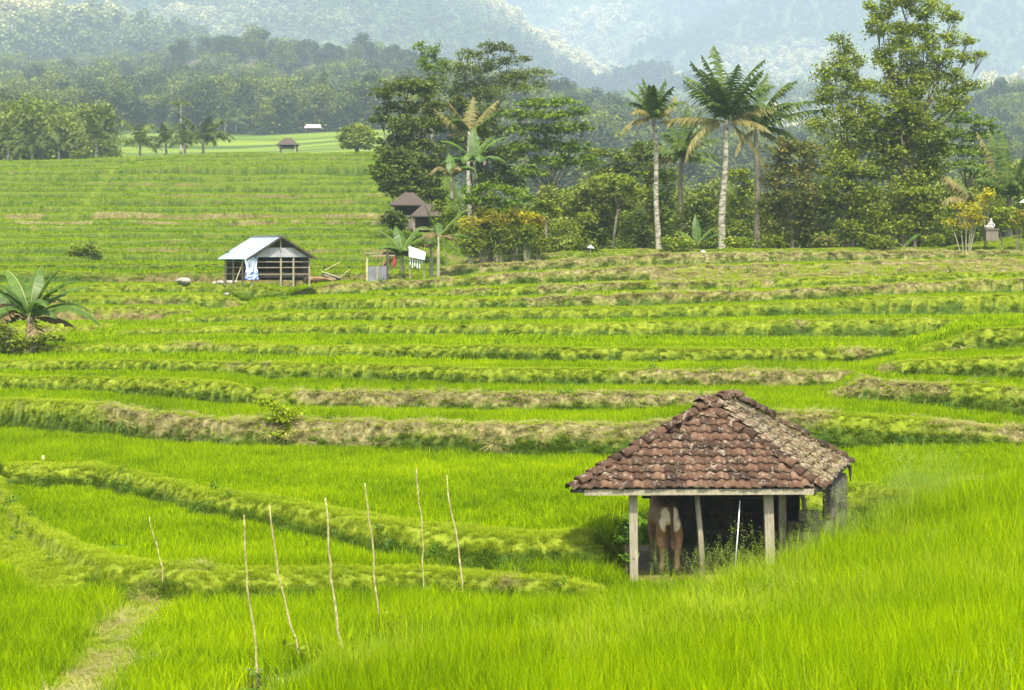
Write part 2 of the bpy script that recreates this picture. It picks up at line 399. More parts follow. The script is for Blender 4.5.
M['stone'] = solid('pale_stone', [(.1,(.35,.33,.3)),(.9,(.7,.68,.64))], 5., .9, .4, .5)
M['wall'] = solid('plaster_wall', [(.1,(.5,.5,.48)),(.9,(.75,.74,.7))], 1., .9, .1, .3)
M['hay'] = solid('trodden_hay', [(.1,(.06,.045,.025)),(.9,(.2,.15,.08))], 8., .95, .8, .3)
# terrain
def mat_ground():
    m, t, out = nt('terrace_ground')
    p = geopos(t)
    n1 = noise(t, .9, p, 5, .65); n2 = noise(t, .1, p, 3); n3 = noise(t, 6., p, 4, .7)
    rice = ramp(t, math_(t, 'ADD', math_(t, 'MULTIPLY', n1, .5), math_(t, 'MULTIPLY', n3, .5)), [(.35,(.05,.10,.006)),(.65,(.13,.24,.01))])
    grass = ramp(t, n3, [(.3,(.02,.045,.004)),(.55,(.05,.09,.008)),(.75,(.11,.15,.02))])  # ground of the bund sides, with their shade painted in
    straw = ramp(t, n3, [(.3,(.06,.055,.016)),(.5,(.17,.15,.055)),(.7,(.34,.30,.13))])
    earth = ramp(t, n3, [(.3,(.07,.05,.02)),(.5,(.17,.125,.05)),(.72,(.27,.21,.09))])
    hill = ramp(t, n2, [(.3,(.03,.06,.012)),(.7,(.09,.13,.03))])
    mpf = N(t, 'ShaderNodeMapping', inp={'Scale': (.006, .09, 0)}); t.links.new(p, mpf.inputs[0])
    field = ramp(t, noise(t, 1., mpf.outputs[0], 4), [(.38,(.05,.09,.008)),(.5,(.13,.19,.012)),(.62,(.19,.25,.02))])
    bare = ramp(t, noise(t, .04, p, 4), [(.35,(.07,.055,.04)),(.65,(.12,.10,.07))])
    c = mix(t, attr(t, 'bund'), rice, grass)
    lipc = ramp(t, n3, [(.3,(.09,.12,.006)),(.55,(.19,.24,.012)),(.75,(.31,.33,.05))])  # ground of bund tops and upper sides, lit tone painted in
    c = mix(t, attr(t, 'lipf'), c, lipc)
    c = mix(t, attr(t, 'strawf'), c, straw)
    c = mix(t, attr(t, 'earthf'), c, earth)
    c = mix(t, attr(t, 'far'), c, hill)
    c = mix(t, attr(t, 'field'), c, field)
    c = mix(t, attr(t, 'bare'), c, bare)
    b = N(t, 'ShaderNodeBsdfPrincipled', inp={'Roughness': .95}); b.inputs['Specular IOR Level'].default_value = .15
    t.links.new(c, b.inputs['Base Color'])
    bp = N(t, 'ShaderNodeBump', inp={'Strength': .6, 'Distance': .08}); t.links.new(n3, bp.inputs['Height']); t.links.new(bp.outputs[0], b.inputs['Normal'])
    t.links.new(b.outputs[0], out.inputs[0]); return m
M['ground'] = mat_ground()

HPATH = np.array([((x-512)/F*Y, Y) for x, Y in ((150,262),(128,246),(112,226),(102,210),(96,196),(88,184),(78,172),(72,160))])
def masks(X, Y):
    a = terr(X, Y, True)
    x = 512+F*X/np.maximum(Y, 8)
    n = fbm(X*(.45), Y*(.45), 77, 3)
    n2 = fbm(X*1.1, Y*1.1, 78, 2)
    a['x'] = x
    a['rice'] = np.clip(1-a['bund']*1.6, 0, 1)*(1-a['yard'])*(1-a['path'])*(1-a['edgeD'])*(Y < 268)
    a['strawf'] = np.clip(a['bund']*ss(-.10, .12, a['straw']-(n*1.1-.12)-np.where(Y > 58, .75, .40)*a['face']), 0, 1)
    sl = (x > 655) & (Y > 88) & (Y < 112) & (a['straw'] > .8)
    a['strawf'] = np.where(sl, a['bund']*ss(.72, .5, n2*.6+n*.4), a['strawf'])
    a['strawf'] = np.maximum(a['strawf'], a['path']*ss(.62, .4, n2)*.9)
    a['earthf'] = np.clip(a['face']*ss(-.1, .15, a['earth']-n*.9), 0, 1)
    a['earthf'] = np.maximum(a['earthf'], ss(.85, 1., a['yard'])*.9)
    # bare spots by the sticks and steps
    field = ((Y > 440) & (Y < 628) & (x > 108) & (x < 400)).astype(float)
    a['field'] = field
    a['bare'] = ss(1010, 1060, Y)*(1-ss(1170, 1230, Y))*ss(165, 190, x)*(1-ss(395, 415, x))*.85
    hp = dist_poly(X, Y, HPATH)
    hm_ = .7*(1-ss(.15, .5, hp+.3*(vn(X*.8, Y*.8, 18)-.5)))
    a['rice'] = a['rice']*(1-hm_)
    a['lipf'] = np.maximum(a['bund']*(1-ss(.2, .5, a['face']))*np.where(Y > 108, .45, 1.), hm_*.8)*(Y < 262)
    a['far'] = ss(262, 275, Y)
    return a

# ground mesh
xs = np.concatenate([np.linspace(-9000, -700, 14), np.linspace(-600, -80, 40), np.arange(-60, 1086, 1.7), np.linspace(1110, 1700, 40), np.linspace(1900, 10000, 14)])
ys = [8.]
while ys[-1] < 268: ys.append(ys[-1]*(1.0027 if ys[-1] < 110 else 1.0017))
while ys[-1] < 5950: ys.append(ys[-1]*1.008)
ys = np.array(ys)
rowsY = np.concatenate([[-60, -30, -12, -4, 0, 3, 5.5], ys, [7000, 9000]])
XX = np.zeros((len(rowsY), len(xs))); YY = np.zeros_like(XX)
for i, Yv in enumerate(rowsY):
    XX[i] = (xs-512)/F*max(Yv, 8.); YY[i] = Yv
# limit fan width
A = masks(XX.ravel(), YY.ravel())
V = np.stack([XX.ravel(), YY.ravel(), A['z']], 1)
nr, nc = XX.shape
idx = np.arange(nr*nc).reshape(nr, nc)
Fq = np.stack([idx[:-1, :-1], idx[:-1, 1:], idx[1:, 1:], idx[1:, :-1]], -1).reshape(-1, 4)
me = mesh_np('ground', V, [Fq], M['ground'], smooth=True)
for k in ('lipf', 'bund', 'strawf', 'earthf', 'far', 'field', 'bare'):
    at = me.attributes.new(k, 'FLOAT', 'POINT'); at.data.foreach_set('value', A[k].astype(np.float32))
tag(link('terraced_ground', me), 'terraced hillside ground with green paddies and mountains behind', 'ground', kind='structure')

# ------------------------------------------------------------------ blades and clumps
def blades(n, r, h, w, lean, segs=3, seed=0, droop=.3, hv=.3, flat=0.):
    g = np.random.default_rng(seed)
    a = g.random(n)*2*np.pi; rr = r*np.sqrt(g.random(n))
    base = np.stack([rr*np.cos(a), rr*np.sin(a), np.full(n, -.02)], 1)
    az = g.random(n)*2*np.pi
    H = h*(1-hv+2*hv*g.random(n)); L = lean*(.3+g.random(n))
    d = np.stack([np.cos(az), np.sin(az)], 1)
    side = np.stack([-np.sin(az+g.normal(0, .8, n)), np.cos(az)], 1); side /= np.linalg.norm(side, axis=1)[:, None]
    W = w*(.7+.6*g.random(n))
    Vs = []; tint = g.random(n)
    for i in range(segs+1):
        t = i/segs
        wz = W*(1-t**1.5)*.5+ (0 if i < segs else 0)
        c = base.copy()
        c[:, :2] += d*(L*H*(t**1.8))[:, None]
        c[:, 2] += H*(t-droop*L*t*t)*(1-flat)
        if i < segs:
            l = c.copy(); l[:, :2] -= side*wz[:, None]; q = c.copy(); q[:, :2] += side*wz[:, None]
            Vs += [l, q]
        else: Vs += [c]
    nv = 2*segs+1
    V = np.stack(Vs, 1).reshape(-1, 3)
    b = np.arange(n)[:, None]*nv
    quads = [b+np.array([2*i, 2*i+1, 2*i+3, 2*i+2]) for i in range(segs-1)]
    tri = b+np.array([2*segs-2, 2*segs-1, 2*segs])
    fs = ([np.concatenate(quads)] if quads else [])+[tri]
    return V, fs, np.repeat(tint, nv)
def leaves(C, size, g, flat=.5, asp=.55, tint=None):
    """diamond leaves at centres C"""
    n = len(C)
    nrm = g.normal(0, 1, (n, 3)); nrm[:, 2] = np.abs(nrm[:, 2])+flat*1.5; nrm /= np.linalg.norm(nrm, axis=1)[:, None]
    a = np.cross(nrm, g.normal(0, 1, (n, 3))); a /= np.linalg.norm(a, axis=1)[:, None]+1e-9
    b = np.cross(nrm, a)
    s = (size*(.6+.8*g.random(n)))[:, None]
    V = np.stack([C-a*s*.5, C+b*s*asp*.5-nrm*s*.06, C+a*s*.5, C-b*s*asp*.5-nrm*s*.06], 1).reshape(-1, 3)
    f = np.arange(n*4).reshape(n, 4)
    t = g.random(n) if tint is None else tint
    return V, [f], np.repeat(t, 4)
def src(name, parts, mat):
    V, fs, t = parts
    me = mesh_np(name, V, fs, mat, t)
    return bpy.data.objects.new(name, me)
def scatter(name, sources, pts, rot, scl, label, cat):
    """one stuff object of instanced clumps on computed points"""
    me = bpy.data.meshes.new(name)
    me.vertices.add(len(pts)); me.vertices.foreach_set('co', np.asarray(pts, np.float32).ravel())
    a = me.attributes.new('rot', 'FLOAT_VECTOR', 'POINT'); a.data.foreach_set('vector', np.asarray(rot, np.float32).ravel())
    a = me.attributes.new('scl', 'FLOAT_VECTOR', 'POINT'); a.data.foreach_set('vector', np.asarray(scl, np.float32).ravel())
    a = me.attributes.new('pick', 'INT', 'POINT'); a.data.foreach_set('value', rng.integers(0, 1000, len(pts)).astype(np.int32))
    me.update()
    c = bpy.data.collections.new(name+'_sources')
    for s in sources: c.objects.link(s)
    ng = bpy.data.node_groups.new(name+'_nodes', 'GeometryNodeTree')
    ng.interface.new_socket('Geometry', in_out='INPUT', socket_type='NodeSocketGeometry')
    ng.interface.new_socket('Geometry', in_out='OUTPUT', socket_type='NodeSocketGeometry')
    gi = ng.nodes.new('NodeGroupInput'); go = ng.nodes.new('NodeGroupOutput')
    ci = ng.nodes.new('GeometryNodeCollectionInfo'); ci.inputs['Collection'].default_value = c
    ci.inputs['Separate Children'].default_value = True; ci.inputs['Reset Children'].default_value = True
    iop = ng.nodes.new('GeometryNodeInstanceOnPoints'); iop.inputs['Pick Instance'].default_value = True
    def na(nm, ty):
        q = ng.nodes.new('GeometryNodeInputNamedAttribute'); q.data_type = ty; q.inputs['Name'].default_value = nm
        return [o for o in q.outputs if o.enabled and o.name == 'Attribute'][0]
    ng.links.new(gi.outputs[0], iop.inputs['Points']); ng.links.new(ci.outputs[0], iop.inputs['Instance'])
    ng.links.new(na('rot', 'FLOAT_VECTOR'), iop.inputs['Rotation']); ng.links.new(na('scl', 'FLOAT_VECTOR'), iop.inputs['Scale'])
    ng.links.new(na('pick', 'INT'), iop.inputs['Instance Index'])
    ng.links.new(iop.outputs[0], go.inputs[0])
    o = link(name, me); md = o.modifiers.new('scatter', 'NODES'); md.node_group = ng
    return tag(o, label, cat, kind='stuff')
def cand(n, Y0, Y1, x0=-30, x1=1054):
    Y = np.sqrt(rng.random(n)*(Y1**2-Y0**2)+Y0**2)
    x = x0+(x1-x0)*rng.random(n)
    return (x-512)/F*Y, Y
def area(Y0, Y1, x0=-30, x1=1054): return (x1-x0)/F/2*(Y1**2-Y0**2)

def in_shed(X, Y, m=0.):
    return (X > 2.2-m) & (X < 6.2+m) & (Y > 33.2-m) & (Y < 37+m)
def rot_up(n, lean=.08):
    return np.stack([rng.normal(0, lean, n), rng.normal(0, lean, n), rng.random(n)*6.283], 1)

# rice, three ranges
def rice(name, Y0, Y1, dens, srcs, hs, label, lean=.06):
    X, Y = cand(int(area(Y0, Y1)*dens), Y0, Y1)
    a = masks(X, Y)
    thin = 1-.75*a['band']
    k = (rng.random(len(X)) < a['rice']*thin) & ~in_shed(X, Y, .3) & (a['x'] > -40)
    k &= ~((Y > 110) & (a['x'] > 440)) & ~((Y < 40) & (a['dD'] < .15) & (a['dD'] > -.9) & (X < 5))
    X, Y = X[k], Y[k]; z = a['z'][k]; x = a['x'][k]
    s = hs*(.85+.3*fbm(X*.3, Y*.3, 55))*(.85+.3*rng.random(len(X)))
    s = s*np.where((a['D'][k] > .5), 1.12, np.where(Y < 48, .74, 1.))
    e = 1-.25*np.clip(a['bund'][k]*2, 0, 1)
    sc = np.stack([np.ones(len(X))*(.9+.2*rng.random(len(X))), np.ones(len(X)), s*e], 1)
    return scatter(name, srcs, np.stack([X, Y, z], 1), rot_up(len(X), lean), sc, label, 'rice')
S00 = [src('rice_clump_e%d' % i, blades(52, .25, .62, .021, .42, 5, 400+i, .5, .4), M['rice']) for i in range(4)]
S0 = [src('rice_clump_a%d' % i, blades(80, .24, .50, .015, .40, 4, i, .5, .45), M['rice']) for i in range(4)]
S1 = [src('rice_clump_b%d' % i, blades(110, .30, .40, .021, .28, 3, 10+i, .3, .35), M['rice']) for i in range(4)]
S2 = [src('rice_clump_c%d' % i, blades(120, .75, .36, .05, .22, 2, 20+i, .3, .4), M['rice']) for i in range(4)]
S3 = [src('rice_clump_d%d' % i, blades(120, 1.1, .34, .08, .22, 2, 30+i, .3, .4), M['rice_far']) for i in range(3)]
rice('rice_grass', 9, 19, 15, S00, 1.0, 'tall broad bladed rice at the bottom right corner of the slope', .10)
rice('rice_grass', 19, 34, 20, S0, .95, 'tall bright green rice blades on the slope in front of the tiled shed', .10)
rice('rice_grass', 34, 62, 14, S1, .66, 'bright green rice standing in the flooded paddies around the tiled shed')
rice('rice_grass', 62, 112, 3.8, S2, .56, 'bright green young rice on the narrow middle terraces')
rice('rice_grass', 112, 262, 2.2, S3, .62, 'deeper green rice on the hillside terraces behind the tin roofed hut')

# bund grass
def tufts(name, Y0, Y1, dens, srcs, hs, label, cat, cond, lean=.25, x0=-30, x1=1054):
    X, Y = cand(int(area(Y0, Y1, x0, x1)*dens), Y0, Y1, x0, x1)
    a = masks(X, Y); a['X'] = X; a['Y'] = Y
    k = (rng.random(len(X)) < cond(a)) & ~in_shed(X, Y, 0)
    n = int(k.sum())
    rot = np.stack([np.abs(rng.normal(0, lean, n))*np.where(a['face'][k] > .3, 1.6, .5), rng.normal(0, lean, n), np.zeros(n)], 1)
    # random spin is baked into the variants, lean leans outward over the face
    s = hs*(.6+.8*rng.random(n))
    sc = np.stack([s, s*np.where(rng.random(n) < .5, -1, 1), s], 1)
    rot[:, 0] *= 1
    return scatter(name, srcs, np.stack([X[k], Y[k], a['z'][k]], 1), rot, sc, label, cat)
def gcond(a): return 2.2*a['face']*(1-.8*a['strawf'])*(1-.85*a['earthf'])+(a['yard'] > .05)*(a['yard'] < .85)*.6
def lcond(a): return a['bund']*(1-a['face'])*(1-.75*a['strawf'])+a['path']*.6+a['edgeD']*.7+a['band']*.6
def scond(a): return a['strawf']*(.7+.9*a['face'])+a['edgeD']*.16+a['path']*.2+a['band']*.10
def wcond(a):
    n = fbm(a['X']*.5, a['Y']*.5, 91, 2)
    return a['face']*ss(.45, .62, n)*(1-.6*a['strawf'])*(1-a['earthf'])+(a['bund'] > .3)*.03
def G(i, r, h, w, n=60, seg=3): return blades(n, r, h, w, .9, seg, i, .55, .5)
TG0 = [src('bund_tuft_a%d' % i, G(40+i, .14, .17, .011, 80), M['bgrass_shade']) for i in range(5)]
TG1 = [src('bund_tuft_b%d' % i, G(50+i, .22, .19, .02, 80), M['bgrass_shade']) for i in range(5)]
TG2 = [src('bund_tuft_c%d' % i, G(60+i, .45, .22, .045, 80, 2), M['bgrass_shade']) for i in range(4)]
TL0 = [src('top_tuft_a%d' % i, G(340+i, .14, .17, .011, 80), M['lgrass']) for i in range(4)]
TL1 = [src('top_tuft_b%d' % i, G(350+i, .22, .19, .02, 80), M['lgrass']) for i in range(4)]
TL2 = [src('top_tuft_c%d' % i, G(360+i, .45, .22, .045, 80, 2), M['lgrass']) for i in range(4)]
TS0 = [src('straw_tuft_a%d' % i, blades(60, .16, .30, .011, 1.6, 3, 70+i, .55, .5, .55), M['strawb']) for i in range(4)]
TS1 = [src('straw_tuft_b%d' % i, blades(60, .28, .38, .022, 1.6, 3, 75+i, .55, .5, .55), M['strawb']) for i in range(4)]
TS2 = [src('straw_tuft_c%d' % i, blades(60, .6, .5, .05, 1.6, 2, 80+i, .55, .5, .6), M['strawb']) for i in range(4)]
def weedsrc(nm, seed, r, size, n=90):
    g = np.random.default_rng(seed)
    C = g.normal(0, r*.5, (n, 3)); C[:, 2] = np.abs(C[:, 2])*1.1
    return src(nm, leaves(C, size, g, .3, .7), M['weed'])
TW0 = [weedsrc('weed_a%d' % i, 90+i, .16, .045, 110) for i in range(3)]
TW1 = [weedsrc('weed_b%d' % i, 95+i, .28, .075, 100) for i in range(3)]
tufts('bund_grass', 15, 40, 100, TG0, .75, 'grass darkened by painted shade on the sides of the winding bunds at lower left', 'grass', gcond)
tufts('bund_grass', 40, 66, 110, TG1, .52, 'grass darkened by painted shade hanging over the sides of the nearer terraces', 'grass', gcond)
tufts('bund_grass', 66, 125, 34, TG2, .38, 'grass darkened by painted shade on the sides of the middle terraces', 'grass', gcond)
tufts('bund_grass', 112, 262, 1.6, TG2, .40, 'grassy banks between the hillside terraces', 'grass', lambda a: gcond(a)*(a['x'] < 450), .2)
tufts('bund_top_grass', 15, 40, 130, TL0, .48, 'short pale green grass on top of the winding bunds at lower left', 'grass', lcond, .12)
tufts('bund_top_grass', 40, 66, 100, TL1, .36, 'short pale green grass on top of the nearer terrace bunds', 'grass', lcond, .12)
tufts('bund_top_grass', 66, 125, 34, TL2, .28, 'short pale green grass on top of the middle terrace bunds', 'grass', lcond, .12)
tufts('dry_straw_grass', 15, 40, 30, TS0, .8, 'cut dry straw lying along the nearest bunds', 'straw', scond)
tufts('dry_straw_grass', 40, 66, 30, TS1, .48, 'cut dry straw draped over the bunds behind the tiled shed', 'straw', scond)
tufts('dry_straw_grass', 66, 125, 12, TS2, .38, 'pale cut straw on the upper terrace bunds', 'straw', scond)
tufts('bund_weeds', 25, 66, 13, TW0, .9, 'dark leafy weeds on the faces of the nearer bunds', 'weeds', wcond)
tufts('bund_weeds', 66, 125, 2.6, TW1, .8, 'dark leafy weeds on the faces of the middle bunds', 'weeds', wcond)
# wild grass with seed heads before the shed
def wildsrc(i):
    V, fs, t = blades(26, .2, .62, .009, .5, 4, 120+i, .4, .4)
    g = np.random.default_rng(130+i)
    hd = []
    for k in range(7):
        a = g.random()*6.28; r = .18*g.random(); top = np.array([r*math.cos(a)+.1*g.normal(), r*math.sin(a)+.1*g.normal(), .75+.2*g.random()])
        hd.append(top+g.normal(0, 1, (26, 3))*np.array([.02, .02, .06]))
    C = np.concatenate(hd); V2, f2, t2 = leaves(C, .019, g, 0, .32)
    n = len(V)
    return src('wild_grass_tuft%d' % i, (np.concatenate([V, V2]), [f for f in fs]+[f2[0]+n], np.concatenate([t, t2*.3+.7])), M['seed'])
TWILD = [wildsrc(i) for i in range(4)]
def wildcond(a):
    X, Y = a['X'], a['Y']
    return ((a['dD'] > -1.6) & (a['dD'] < 1.2) & (X > 2.2) & (X < 8.5))*np.where(X < 4.6, .20, .45)+(np.hypot(X-6.8, Y-35.6) < .9)*.08+((a['band'] > .3) & (X > 0))*.06
tufts('wild_grass', 11, 40, 26, TWILD, .8, 'tall pale wild grass with seed heads along the front of the shed', 'grass', wildcond, .12)

TPW = [src('pale_wisp%d' % i, blades(46, .2, .60, .010, .75, 4, 140+i, .4, .45), M['lgrass']) for i in range(4)]
tufts('pale_wispy_grass', 11, 34, 26, TPW, .85, 'pale wispy grass mixed into the rice on the near slope', 'grass', lambda a: (a['D'] > .5)*ss(.50, .62, fbm(a['X']*.55+3, a['Y']*.28, 66, 3))*.9, .14)
# ------------------------------------------------------------------ trees
def crown_mesh(blobs, Y, base, leaf, dens, seed, depth=1., sub=.34, flatc=.55, asp=.55, yspread=1., grow=1.13):
    """blobs in the photo's tangent space at distance Y -> ellipsoid lobes of leaf clusters, relative to base"""
    g = np.random.default_rng(seed); Cs = []; cl = []
    for bl in blobs:
        x, y, rx, ry = bl[:4]
        c = P(x, y, Y)-base; s = Y/F
        RX, RZ = rx*s*grow, ry*s*grow; RY = (RX*.6+RZ*.4)*depth
        c = c+np.array([0, (g.random()-.5)*RX*.8*yspread, 0])
        vol = RX*RZ
        r0 = sub*min(RX, RZ)+.12
        nc = max(5, int(2.2*RX*RZ*3.14/(r0*r0*3.14)*1.7))
        d = g.normal(0, 1, (nc, 3)); d /= np.linalg.norm(d, axis=1)[:, None]
        rad = (g.random(nc)**.45)[:, None]*.88
        cc = c+d*rad*np.array([RX, RY, RZ])
        cl.append((c, RX, RZ))
        nl = max(8, int(dens*15*r0*r0/(leaf*leaf)))
        rr = r0*(.6+.8*g.random(nc))
        q = g.normal(0, .55, (nc, nl, 3))*rr[:, None, None]*np.array([1, 1, flatc])
        Cs.append((cc[:, None, :]+q).reshape(-1, 3))
    C = np.concatenate(Cs)
    return leaves(C, leaf, g, .5, asp), cl
def limbs(base_pts, cl, r0, seed, H):
    """trunk and limbs as one branching mesh"""
    rr = random.Random(seed); mb = MB()
    top = np.mean([c[0] for c in cl], axis=0)
    fork = np.array([top[0]*.5, top[1]*.4, max(H*.28, min(c[0][2]-c[2] for c in cl)*.8)])
    pts = [np.array([0, 0, -.4]), np.array([0, 0, 0.]), fork*.5+np.array([rr.uniform(-.1, .1)*H*.1, 0, 0]), fork]
    mb.tube(pts, [r0*1.5, r0*1.15, r0*.95, r0*.8], 9)
    for c, RX, RZ in cl:
        e = np.array(c)+np.array([0, 0, RZ*.3]); m = fork*.5+e*.5+np.array([(e[0]-fork[0])*.15, 0, -abs(e[0]-fork[0])*.12])
        mb.tube([fork, fork*.8+m*.2+np.array([0, 0, .1]), m, e], [r0*.42, r0*.34, r0*.22, r0*.07], 6)
        for q in range(4):
            d = np.array([rr.uniform(-1, 1)*RX, rr.uniform(-1, 1)*RX*.6, rr.uniform(-.3, 1)*RZ])*.8
            mb.tube([m*.4+e*.6, c+d*.5, c+d], [r0*.12, r0*.08, r0*.03], 5)
    return mb
def tree(name, label, cat, x, Y, blobs, leaf=.3, dens=.9, mat='l_mid', r0=.2, seed=0, bark='bark', group=None, ybase=None, **kw):
    b = ground_at(x, Y)
    if ybase is not None: b = P(x, ybase, Y)
    t = empty(name, b, label, cat, group)
    parts, cl = crown_mesh(blobs, Y, b, leaf, dens, seed, **kw)
    H = max(c[0][2]+c[2] for c in cl)
    limbs(None, cl, r0, seed, H).build('trunk', M[bark], t, True)
    me = mesh_np('crown', parts[0], parts[1], M[mat], parts[2])
    link('crown', me, t)
    return t

G1 = 'trees along the ridge behind the terraces'
# the tall trees at upper right
tree('broadleaf_tree', 'tallest airy light green tree, its boughs reaching the top edge of the picture', 'tree', 893, 128,
     [(884,6,18,11),(906,-4,22,12),(930,8,22,12),(952,16,16,8),(874,27,18,10),(898,30,14,9),(950,38,13,9),(925,32,17,10),(886,52,15,10),(912,54,15,10),(940,56,15,9),(966,57,13,7),(983,54,10,4),
      (898,76,16,10),(924,80,16,10),(950,76,14,9),(972,84,13,7),(905,98,20,12),(935,102,18,11),(960,104,14,8),(912,30,12,9),(930,44,14,9),(900,42,12,9),(968,42,9,6),(888,66,14,9),(912,68,16,10),(936,70,16,10),(882,88,14,10),(955,92,14,9),(918,90,16,10),(880,16,10,8)],
     .20, .80, 'l_light', .20, 1, sub=.38, asp=.6, flatc=.7, grow=1.06)
tree('broadleaf_tree', 'pale yellow-green tree with a pointed top, left of the tallest airy tree', 'tree', 852, 125,
     [(838,38,7,8),(848,50,11,7),(858,60,9,7),(833,62,13,9),(846,74,16,9),(826,76,12,9),(862,84,14,9),(838,92,20,11),(820,98,10,6),(866,104,16,10),(842,116,22,11),(822,126,16,9),(862,128,20,11),(846,146,24,14)],
     .21, .85, 'l_light', .14, 2, sub=.42, flatc=.75, grow=1.12)
tree('broadleaf_tree', 'dense dark glossy tree hanging in front of the tallest airy tree', 'tree', 905, 123,
     [(900,106,16,12),(918,112,16,12),(880,118,15,11),(898,128,22,14),(922,134,22,14),(938,146,16,12),(880,142,20,14),(905,154,24,14),(932,166,18,14),(885,168,20,14),(912,180,22,14)],
     .27, 1.0, 'l_mid', .22, 3, sub=.36)
tree('acacia_tree', 'flat feathery tree at the right of the tallest airy tree, beside the edge palm', 'tree', 962, 136,
     [(962,118,20,7),(982,122,14,6),(950,132,18,7),(976,136,18,6),(990,130,10,6),(962,150,22,7),(984,152,14,6),(970,166,20,8)], .26, .8, 'l_acacia', .15, 4, flatc=.35)
tree('scrub_tree', 'brownish olive bushy tree between the dark trunked palm and the tall trees', 'tree', 792, 122,
     [(790,144,20,10),(775,152,14,9),(806,150,16,10),(784,166,22,12),(806,172,20,12),(770,178,14,10),(790,190,26,13),(812,200,18,13),(775,206,18,13),(798,216,26,14),(780,230,22,12),(812,232,20,12)],
     .24, .62, 'l_brown', .14, 5, sub=.34)
tree('scrub_tree', 'grey-green thicket tree under the pale yellow-green tree', 'tree', 845, 121,
     [(840,166,20,12),(860,172,18,12),(830,184,16,12),(852,192,22,13),(874,196,18,13),(838,208,20,13),(862,214,22,13),(840,230,22,12),(868,233,20,11)],
     .24, .72, 'l_mid', .14, 6, sub=.34)
tree('scrub_tree', 'leafy low tree left of the yellow croton bush, below the dark glossy tree', 'tree', 915, 120,
     [(905,192,20,12),(928,196,16,12),(892,206,16,12),(915,212,22,13),(936,214,14,12),(898,226,20,12),(922,232,22,10),(942,232,12,9)],
     .23, .75, 'l_mid', .12, 7, sub=.34)
# trees mid right
tree('leafy_tree', 'round bright green tree standing alone in the middle behind the ridge', 'tree', 600, 132,
     [(600,186,22,12),(620,184,16,10),(580,196,18,12),(604,200,26,14),(626,204,16,14),(584,216,20,14),(608,222,26,14),(628,232,16,12),(590,236,24,10),(570,228,14,14)],
     .26, .85, 'l_grey', .16, 8, sub=.34)
tree('leafy_tree', 'small crowned tree with bright top leaves right of the round green tree', 'tree', 612, 129,
     [(612,178,14,6),(624,182,14,7),(634,190,10,7)], .26, .9, 'l_light', .09, 9)
tree('ivy_tree', 'dark ivy covered stump tree left of the leftmost tall palm', 'tree', 641, 124,
     [(641,214,7,9),(642,228,8,10),(640,241,9,9)], .2, 1.2, 'l_dark', .12, 10)
tree('leafy_tree', 'dark leafy tree behind the leftmost tall palm trunk', 'tree', 645, 138,
     [(645,148,14,8),(660,154,14,9),(638,160,10,9),(652,172,16,10),(668,178,14,10),(656,192,18,12),(640,196,12,10),(662,210,18,12),(650,228,20,12)], .27, .7, 'l_mid', .15, 11, sub=.33)
tree('leafy_tree', 'narrow green tree between the two pale palm trunks', 'tree', 692, 130,
     [(690,206,14,9),(704,200,12,9),(682,220,14,10),(700,220,14,11),(690,236,18,10),(712,236,10,9)], .25, .7, 'l_grey', .1, 12)
tree('leafy_tree', 'soft green thicket tree between the white palm trunk and the dark palm trunk', 'tree', 742, 140,
     [(738,176,14,9),(748,190,12,10),(734,204,14,11),(746,216,14,11),(738,232,16,11)], .27, .8, 'l_mid', .1, 13)
# centre cluster
tree('spreading_tree', 'broad layered dark tree with flat boughs at the left of the centre grove', 'tree', 412, 150,
     [(405,84,28,8),(386,94,18,7),(426,88,20,8),(398,108,26,8),(430,106,18,9),(380,120,12,6),(410,126,30,10),(440,124,18,10),(394,144,24,10),(424,146,26,12),(404,164,26,11),(434,166,20,12),(388,178,18,10),(414,186,28,10)],
     .3, .9, 'l_dark', .3, 14, flatc=.4)
tree('feathery_bamboo', 'feathery pale topped bamboo clump rising at the left of the centre grove', 'bamboo', 432, 156,
     [(420,46,6,8),(424,58,9,8),(436,52,8,10),(430,68,12,8),(444,64,8,10),(434,80,14,8),(426,92,14,9)], .3, .85, 'l_acacia', .12, 15, asp=.3)
tree('feathery_bamboo', 'dark bamboo clump with arching plumes at the top of the centre grove', 'bamboo', 480, 158,
     [(468,56,14,8),(488,48,12,7),(502,46,12,5),(512,50,6,4),(464,70,18,10),(488,64,16,9),(510,62,12,6),(524,58,8,4),(476,84,22,9),(502,80,18,9),(520,74,12,7),(462,92,20,8),(490,96,22,9)], .3, .9, 'l_dark', .14, 16, asp=.3)
tree('feathery_bamboo', 'olive bamboo plume drooping right at the top of the centre grove', 'bamboo', 516, 164,
     [(522,76,14,6),(536,70,10,4),(546,74,10,5),(520,88,14,7),(540,86,10,6)], .3, .7, 'l_grey', .1, 17, asp=.3)
tree('acacia_tree', 'wide flat topped feathery tree with yellow-green layers in the centre grove', 'tree', 548, 146,
     [(535,104,24,6),(560,102,20,5),(518,114,18,6),(548,116,28,6),(578,112,14,6),(530,130,26,7),(562,128,24,7),(584,126,10,5),(540,144,30,8),(572,146,22,7),(520,150,18,8),(552,162,32,8),(586,160,18,7),(528,172,22,8)],
     .28, .8, 'l_acacia', .2, 18, flatc=.32)
tree('acacia_tree', 'low layered dark green tree right of the flat topped feathery tree', 'tree', 612, 158,
     [(600,152,20,6),(622,158,16,6),(640,150,12,6),(606,168,26,7),(632,172,20,8),(612,184,28,8),(640,190,16,9)], .3, .9, 'l_mid', .15, 19, flatc=.32)
